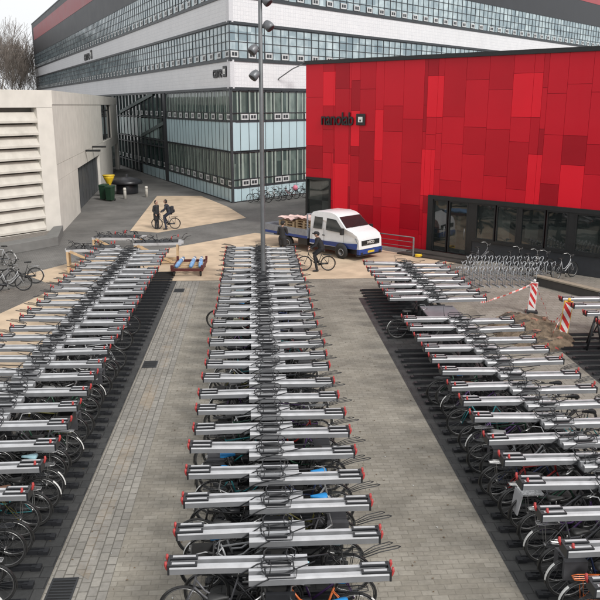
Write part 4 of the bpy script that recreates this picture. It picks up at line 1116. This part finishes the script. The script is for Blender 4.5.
# local: x forward (0 front axle), y left; near side is y negative
def hw(z, x=0):
    w = 1.0 if z < 1.35 else 1.0 - (z-1.35)/(2.45-1.35)*.17
    if x > .5: w -= (x-.5)*.16
    return w
prof = [(-2.35,.55),(-2.35,2.12),(-2.24,2.26),(-1.9,2.33),(-.95,2.35),(-.62,2.29),(-.42,2.19),(.26,1.60),(.70,1.47),(1.0,1.31),(1.13,1.08),(1.17,.62)]
q = MB(); n = len(prof); rings = []
vs = [(x, -hw(z,x), z) for x, z in prof] + [(x, -hw(z,x)+.10, z+(.03 if 1 < i < 10 else 0)) for i, (x, z) in enumerate(prof)] + [(x, hw(z,x)-.10, z+(.03 if 1 < i < 10 else 0)) for i, (x, z) in enumerate(prof)] + [(x, hw(z,x), z) for x, z in prof]
fs = []
for k in range(3):
    for i in range(n-1): fs.append((k*n+i, (k+1)*n+i, (k+1)*n+i+1, k*n+i+1))
q.raw(vs, fs, wht, True)
# sides as strips down to the sill
for s in (-1, 1):
    base = 0 if s < 0 else 3*n
    idx = [base+i for i in range(n)]
    q.raw([vs[i] for i in idx], [tuple(range(n)) if s > 0 else tuple(range(n-1,-1,-1))], wht)
q.raw([vs[0], vs[n-1], vs[3*n+n-1], vs[3*n]], [(0,1,2,3)], tblack)
cab = q.build('cab', tk)
def side_poly(name, pts, m, off, par, both=True):
    q = MB()
    for s in ((-1, 1) if both else (-1,)):
        P_ = [(x, s*(hw(z,x)+off), z) for x, z in pts]
        if s > 0: P_ = P_[::-1]
        q.face(P_, m)
    return q.build(name, par)
side_poly('rear_window', [(-2.1,1.42),(-1.45,1.42),(-1.45,2.05),(-2.05,2.05)], twin, .006, cab)
side_poly('side_window', [(-1.15,1.42),(.10,1.38),(.10,1.50),(-.48,2.02),(-1.15,2.05)], twin, .006, cab)
side_poly('blue_stripe', [(-2.34,.60),(1.0,.60),(1.05,.92),(.4,.88),(-2.34,.80)], tblue, .004, cab)
q = MB()
for s in (-1, 1):
    for x in (-2.18, -1.30, .16): q.tube([(x, s*(hw(.7)+.004), .62), (x, s*(hw(1.35)+.004), 1.35), (x, s*(hw(1.5)+.004), 1.5)], .008, tblack, n=4)
    for x in (-1.38,-2.05) : q.box(x-.08 if x<-2 else x, x+.10 if x<-2 else x+.16, s*(1.012)-.01, s*(1.012)+.01, 1.10, 1.15, tblack)
q.build('door_trim', cab)
# windscreen
q = MB(); zt, zb_ = 2.14, 1.63; xt, xb = -.36, .225
q.face([(xb+.03,-hw(zb_)+.06,zb_+.03),(xb+.03,hw(zb_)-.06,zb_+.03),(xt+.03,hw(zt)-.07,zt+.03),(xt+.03,-hw(zt)+.07,zt+.03)], twin)
ws = q.build('windscreen', cab)
q = MB(); q.tube([(.30,-.5,1.66),(.12,.1,1.82)], .012, tblack, n=4); q.tube([(.30,.2,1.66),(.12,.7,1.82)], .012, tblack, n=4); q.build('wiper', ws)
# front end
q = MB(); q.box(1.0,1.20,-.92,.92,.34,.60,tblue); q.box(.95,1.18,-.95,.95,.26,.319,tblack); q.build('bumper', tk, bevel=.04)
q = MB(); q.box(1.10,1.178,-.70,.70,.80,1.06,tblack); q.box(1.179,1.184,-.6,.6,.83,.845,chrome); gr_ = q.build('grille', tk)
q = MB(); q.box(1.205,1.215,-.26,.26,.40,.51,mat('plate_yellow',(.62,.45,.04),.5)); q.build('number_plate', tk)
for s_ in (-1,1):
    q = MB(); q.box(1.202,1.212,s_*.72-.09,s_*.72+.09,.36,.46,tblack); q.build('fog_lamp', tk)
inst('lettering', text_mesh('IVECO', .20, bwhite, 1.0, .003, .004), gr_, (1.181, -.28, .88), (0, 0, R(90)))
q = MB(); q.raw([(.86,-.06,1.37),(.86,.06,1.37),(.98,.06,1.31),(.98,-.06,1.31),(.88,-.06,1.395),(.88,.06,1.395),(1.0,.06,1.33),(1.0,-.06,1.33)],[(4,7,6,5),(0,4,5,1),(2,6,7,3)], tblack); q.build('badge', tk)
lampm = mat('headlight_glass', (.12,.13,.14), .08, .3)
for s in (-1, 1):
    q = MB(); pts = [(1.10,s*.71,.90),(1.04,s*.90,.93),(.88,s*.945,1.18),(1.04,s*.74,1.14)]
    o2 = [(p[0]+.03, p[1]+s*.015, p[2]+.01) for p in pts]
    q.raw(pts+o2, [(4,5,6,7) if s > 0 else (7,6,5,4),(0,4,7,3),(0,1,5,4),(1,2,6,5),(2,3,7,6)], lampm); q.build('headlight', tk)
    q = MB(); q.box(.10,.26,s*1.16-.09,s*1.16+.09,1.32,1.66,tblack); q.tube([(.16,s*.98,1.42),(.17,s*1.1,1.42)], .025, tblack); q.build('mirror', tk, bevel=.03)
# wheels and arches
for wx, in ((0,),(-4.1,)):
    for s in (-1, 1):
        if wx == 0:
            q = MB(); q.lathe([(.10,-.01),(.44,-.01),(.44,.01),(.10,.01)], tblack, (wx, s*1.003, .42), n=20, axis='y'); q.build('wheel_arch', tk)
        q = MB(); a = [(.20,-.10),(.33,-.11),(.36,-.08),(.36,.08),(.33,.11),(.20,.10)]
        q.lathe(a, rubber, (wx, s*.93, .36), n=22, axis='y'); o = q.build('wheel', tk)
        q = MB(); q.lathe([(.06,s*.06),(.19,s*.115),(.20,s*.10)], mat('hubcap',(.3,.3,.31),.4,.4), (wx, s*.93, .36), n=14, axis='y'); q.build('rim', o)
# chassis and bed
q = MB(); q.box(-5.9,-2.3,-.4,.4,.55,.78,tblack); q.box(-2.3,1.0,-.7,.7,.30,.549,tblack); q.box(-3.3,-2.6,-.95,-.5,.40,.75,tblack); q.build('chassis', tk)
q = MB(); q.box(-6.0,-2.5,-1.05,1.05,.80,.90,bedg); q.build('load_floor', tk)
for s in (-1, 1):
    q = MB(); q.box(-6.0,-2.5,s*1.05-.02,s*1.05+.02,.78,.92,tblue); q.box(-6.0,-2.5,s*1.051-.015,s*1.051+.015,.921,1.28,bedg); q.build('dropside', tk, bevel=.006)
q = MB(); q.box(-6.03,-5.99,-1.02,1.02,.78,1.28,bedg); q.build('tailboard', tk)
q = MB(); 
for y in (-1.0,0,1.0): q.box(-2.55,-2.49,y-.035,y+.035,.9,2.15,bedg)
q.box(-2.548,-2.492,-1.0,1.0,2.10,2.16,bedg); q.box(-2.54,-2.50,-1.0,1.0,.92,1.35,bedg); q.build('headboard', tk)
# load
Mt = Matrix.Translation(orig) @ Matrix.Rotation(trz, 4, 'Z')
def wp(x, y, z): return Mt @ (Vector((x, y, z))*TS)
def pallet(x, z, rz_, label):
    t = empty('pallet', wp(x, 0, z), trz+rz_, label, 'pallet', 'pallets on the truck bed')
    q = MB()
    for k in range(5): q.box(-.6,.6,-.5+k*.225,-.5+k*.225+.1,.12,.14,wood)
    q.build('deck_board', t)
    q = MB()
    for y in (-.5,-.07,.36):
        for xx in (-.6,-.07,.46): q.box(xx,xx+.14,y,y+.14,.02,.119,wood)
    q.build('block', t)
    q = MB()
    for y in (-.5,-.07,.36): q.box(-.6,.6,y,y+.14,0,.019,wood)
    q.build('base_board', t)
P_n = ['lowest','second','third','fourth','top']
for c, (x, n) in enumerate(((-3.3,5),(-4.7,4))):
    for k in range(n): pallet(x, .905+k*.145, rb.uniform(-.06,.06), f"wooden pallet, {P_n[k]} in the stack {'next to the cab' if c == 0 else 'nearer the tailboard'}" if not (c == 1 and k == 3) else 'wooden pallet on top of the stack nearer the tailboard')
pk = mat('pinkish_foil', (.68,.50,.46), .4, var=.25, scale=4)
for x, z, lab in ((-3.3,1.64,'crumpled pinkish white foil on the pallets next to the cab'),(-4.7,1.495,'crumpled pinkish white foil on the pallets nearer the tailboard')):
    q = MB(); vs = []; N2 = 10
    for i in range(N2+1):
        for j in range(N2+1): vs.append((-.68+1.36*i/N2+rb.uniform(-.03,.03), -.6+1.2*j/N2, .03+rb.uniform(0,.09)+.12*sin(i*.9)*sin(j*.6)*.5+.06))
    b0 = len(vs); vs += [(v[0], v[1], v[2]-.035) for v in vs]
    fs = [(i*(N2+1)+j, (i+1)*(N2+1)+j, (i+1)*(N2+1)+j+1, i*(N2+1)+j+1) for i in range(N2) for j in range(N2)]
    fs += [tuple(b0+k for k in f[::-1]) for f in fs]
    q.raw(vs, fs, pk, True); o = q.build('foil_sheet', None, wp(x, 0, z), trz); tag(o, lab, 'foil', 'foil on the pallets')

# ------------------------------------------------------------------ people
skin = mat('skin', (.42,.26,.19), .6, var=.05); hairm = mat('dark_hair', (.02,.016,.013), .7)
def remeshed(name, mb_, vox, parent):
    o = mb_.build(name, parent)
    r_ = o.modifiers.new('remesh', 'REMESH'); r_.mode = 'VOXEL'; r_.voxel_size = vox; r_.use_smooth_shade = True
    return o
def ball(q, c, r, m, n=10):
    pr = [(max(1e-3, r*sin(pi*i/8)), -r*cos(pi*i/8)) for i in range(9)]
    q.lathe(pr, m, c, n=n)
def limb(q, pts, rs, m):
    q.tube(pts, rs, m, n=10)
    for p, r_ in zip(pts, rs): ball(q, p, r_, m)
def person(loc, rz, label, J, coat=(.02,.02,.023), trou=(.018,.019,.024), hairc=None, hat=None, bag=False):
    """J: joints dict (local x forward, y left, z up)"""
    t = empty('person', loc, rz, label, 'person')
    V = {k: Vector(v) for k, v in J.items() if k != 'long'}
    q = MB()
    # body: torso, neck, head, arms, legs, feet, hands in one skin
    limb(q, [V['hip'], (V['hip']+V['neck'])/2, V['neck']+Vector((0,0,-.08))], [.14,.13,.13], skin)
    limb(q, [V['neck']+Vector((0,0,-.06)), V['neck']+Vector((.01,0,.06))], [.06,.052], skin)
    hc = V['head']
    ball(q, hc, .098, skin, 14); ball(q, hc+Vector((.02,0,-.055)), .075, skin, 12); ball(q, hc+Vector((.02,0,.03)), .09, skin, 12)
    q.tube([hc+Vector((.085,0,.02)), hc+Vector((.118,0,-.02)), hc+Vector((.09,0,-.03))], [.012,.017,.012], skin)
    for s in (-1,1): ball(q, hc+Vector((.0,s*.094,-.005)), .024, skin, 8)
    for s, n_ in ((1,'l'),(-1,'r')):
        limb(q, [V['sh'+n_], V['el'+n_], V['wr'+n_]], [.055,.043,.03], skin)
        d_ = (V['wr'+n_]-V['el'+n_]).normalized(); sd = d_.cross(Vector((0,0,1))); 
        if sd.length < .2: sd = Vector((1,0,0))
        sd.normalize(); dn = sd.cross(d_).normalized()
        if dn.z > 0: dn = -dn
        w = V['wr'+n_]; limb(q, [w, w+d_*.08], [.03,.036], skin)
        for k in range(4):
            b0 = w + d_*.085 + sd*(.027-.018*k); L_ = (.072,.08,.075,.058)[k]
            q.tube([b0, b0+d_*L_*.5+dn*.012, b0+d_*L_*.8+dn*.035], [.0095,.009,.008], skin, n=6)
        q.tube([w+d_*.03+sd*.03, w+d_*.06+sd*.055+dn*.01, w+d_*.09+sd*.06+dn*.03], [.012,.011,.009], skin, n=6)
        limb(q, [V['hp'+n_], V['kn'+n_], V['an'+n_]], [.085,.058,.042], skin)
    remeshed('body', q, .013, t)
    # eyes and mouth
    q = MB()
    for s in (-1,1): ball(q, hc+Vector((.094,s*.034,.012)), .011, mat('eye_dark',(.02,.015,.01),.2), 8)
    q.box(hc.x+.088,hc.x+.096,-.022+hc.y,.022+hc.y,hc.z-.062,hc.z-.054,mat('lips',(.28,.10,.09),.5)); q.build('face_detail', t)
    cmat = mat('coat_%02d' % int(coat[0]*500+coat[2]*300), coat, .8, var=.2, scale=9); tmat = mat('trousers_%02d' % int(trou[0]*500+trou[2]*300), trou, .8, var=.2, scale=9)
    q = MB()
    sp = (V['hip']+V['neck'])/2
    limb(q, [V['hip']+Vector((0,0,.0)), sp, V['neck']+Vector((0,0,-.10))], [.165,.155,.145], cmat)
    limb(q, [V['shl']+Vector((0,-.02,0)), V['neck']+Vector((0,0,-.07)), V['shr']+Vector((0,.02,0))], [.075,.085,.075], cmat)
    for s, n_ in ((1,'l'),(-1,'r')):
        limb(q, [V['sh'+n_], V['el'+n_], V['el'+n_].lerp(V['wr'+n_], .93)], [.076,.06,.045], cmat)
        if J.get('long'): limb(q, [V['hp'+n_], V['hp'+n_].lerp(V['kn'+n_], .75)], [.135,.125], cmat)
    q.tube([V['neck']+Vector((0,0,-.06)), V['neck']+Vector((0,0,.035))], [.085,.072], cmat, n=10)
    remeshed('coat', q, .018, t)
    q = MB()
    for n_ in 'lr': limb(q, [V['hp'+n_], V['kn'+n_], V['an'+n_]], [.108,.076,.058], tmat)
    limb(q, [V['hpl'], V['hpr']], [.11,.11], tmat)
    remeshed('trousers', q, .018, t)
    for n_ in 'lr':
        q = MB(); a = V['an'+n_]; limb(q, [a+Vector((-.04,0,-.045)), a+Vector((.06,0,-.055)), a+Vector((.17,0,-.06))], [.048,.046,.036], tblack); remeshed('shoe', q, .012, t)
    q = MB(); hm_ = hat or hairm
    ball(q, hc+Vector((-.018,0,.028)), .108, hm_, 12)
    if not hat: ball(q, hc+Vector((-.04,0,-.03)), .09, hm_, 10)
    else: limb(q, [hc+Vector((-.04,0,.02)), hc+Vector((.04,0,.05))], [.105,.095], hm_)
    remeshed('hat' if hat else 'hair', q, .015, t)
    return t
def stand():
    return dict(hip=(0,0,.95), neck=(.0,0,1.48), head=(.03,0,1.66), shl=(0,.19,1.42), shr=(0,-.19,1.42), ell=(-.04,.25,1.15), elr=(-.04,-.25,1.15), wrl=(.1,.20,.95), wrr=(.1,-.20,.95),
        hpl=(0,.09,.92), hpr=(0,-.09,.92), knl=(.03,.10,.50), knr=(.02,-.10,.50), anl=(0,.11,.095), anr=(0,-.11,.095), long=1)
person((-6.05,47.35,.005), R(-30), 'person in a long dark coat standing and talking to the cyclist on the sand', stand())
def ride(footdown=True):
    return dict(hip=(-.24,0,1.06), neck=(-.06,0,1.55), head=(.0,0,1.72), shl=(-.07,.18,1.48), shr=(-.07,-.18,1.48), ell=(.06,.24,1.22), elr=(.06,-.24,1.22), wrl=(.28,.25,1.10), wrr=(.28,-.25,1.10),
        hpl=(-.22,.09,1.03), hpr=(-.22,-.09,1.03), knl=(.10,.12,.72 if footdown else .80), knr=(.12,-.12,.80), anl=(-.02,.24 if footdown else .13,.10 if footdown else .40), anr=(-.06,-.14,.42))
b1 = bicycle(-5.45, 47.25, R(180), 'bicycle ridden by the person with the backpack on the far sand', 'grey', 'step', 'black', .005, None, 0, False, None, 'black')
p1 = person((-5.45,47.25,.005), R(180), 'cyclist in a dark jacket with a backpack stopped on the sand beside the standing person', ride(), (.022,.025,.035), (.02,.024,.04))
bp = empty('backpack', (-5.45+.40, 47.25, 1.02), R(180), 'dark backpack worn by the cyclist on the far sand', 'backpack')
q = MB(); q.box(-.10,.12,-.15,.15,-.02,.42,mat('backpack_cloth',(.02,.02,.025),.8)); q.build('pack', bp, bevel=.06)
q = MB(); q.box(-.155,-.10,-.11,.11,.03,.20,mat('backpack_cloth',(.02,.02,.025),.8)); q.build('front_pocket', bp, bevel=.02)
b2 = bicycle(2.88, 34.45, R(176), 'black bicycle ridden by the person in dark clothes in front of the truck', 'black', 'step', 'black', .01, None, 0, False, None, 'black')
p2 = person((2.88,34.45,.01), R(176), 'cyclist dressed in black with a dark hood riding in front of the truck', ride(), (.014,.014,.016), (.012,.012,.014), hat=mat('hood_black',(.014,.014,.016),.8))
st2 = stand(); st2['wrr'] = (.30,-.10,1.12); st2['elr'] = (.08,-.24,1.16); st2['wrl'] = (.28,.12,1.05)
person((1.45,38.2,.01), R(60), 'worker in dark clothes standing beside the truck bed next to the pallets', st2, (.018,.018,.02), (.02,.02,.02), hat=mat('cap_black',(.015,.015,.015),.8))

# fallen leaves and small litter: nobody could count them
lv = MB(); lm1 = mat('dead_leaf', (.12,.08,.045), .8, var=.4, scale=3); lm2 = mat('paper_scrap', (.5,.5,.48), .8)
rl_ = random.Random(77)
for k in range(420):
    x = rl_.choice([rl_.uniform(-3.3,-1.3), rl_.uniform(1.9,4.1), rl_.uniform(-14,12)]); y = rl_.uniform(9, 44) if abs(x) > 5 else rl_.uniform(9, 33)
    z = .016; a = rl_.uniform(0, 6.28); s_ = rl_.uniform(.012,.032)
    pts = [(x+s_*cos(a+t)*(1 if i % 2 == 0 else .55), y+s_*sin(a+t)*(1 if i % 2 == 0 else .55), z+(.006 if i % 2 else 0)) for i, t in enumerate((0,1.57,3.14,4.71))]
    lv.face(pts, lm2 if rl_.random() < .12 else lm1)
tag(lv.build('leaf_litter'), 'scattered dead leaves and specks of litter on the paving', 'litter', kind='stuff')
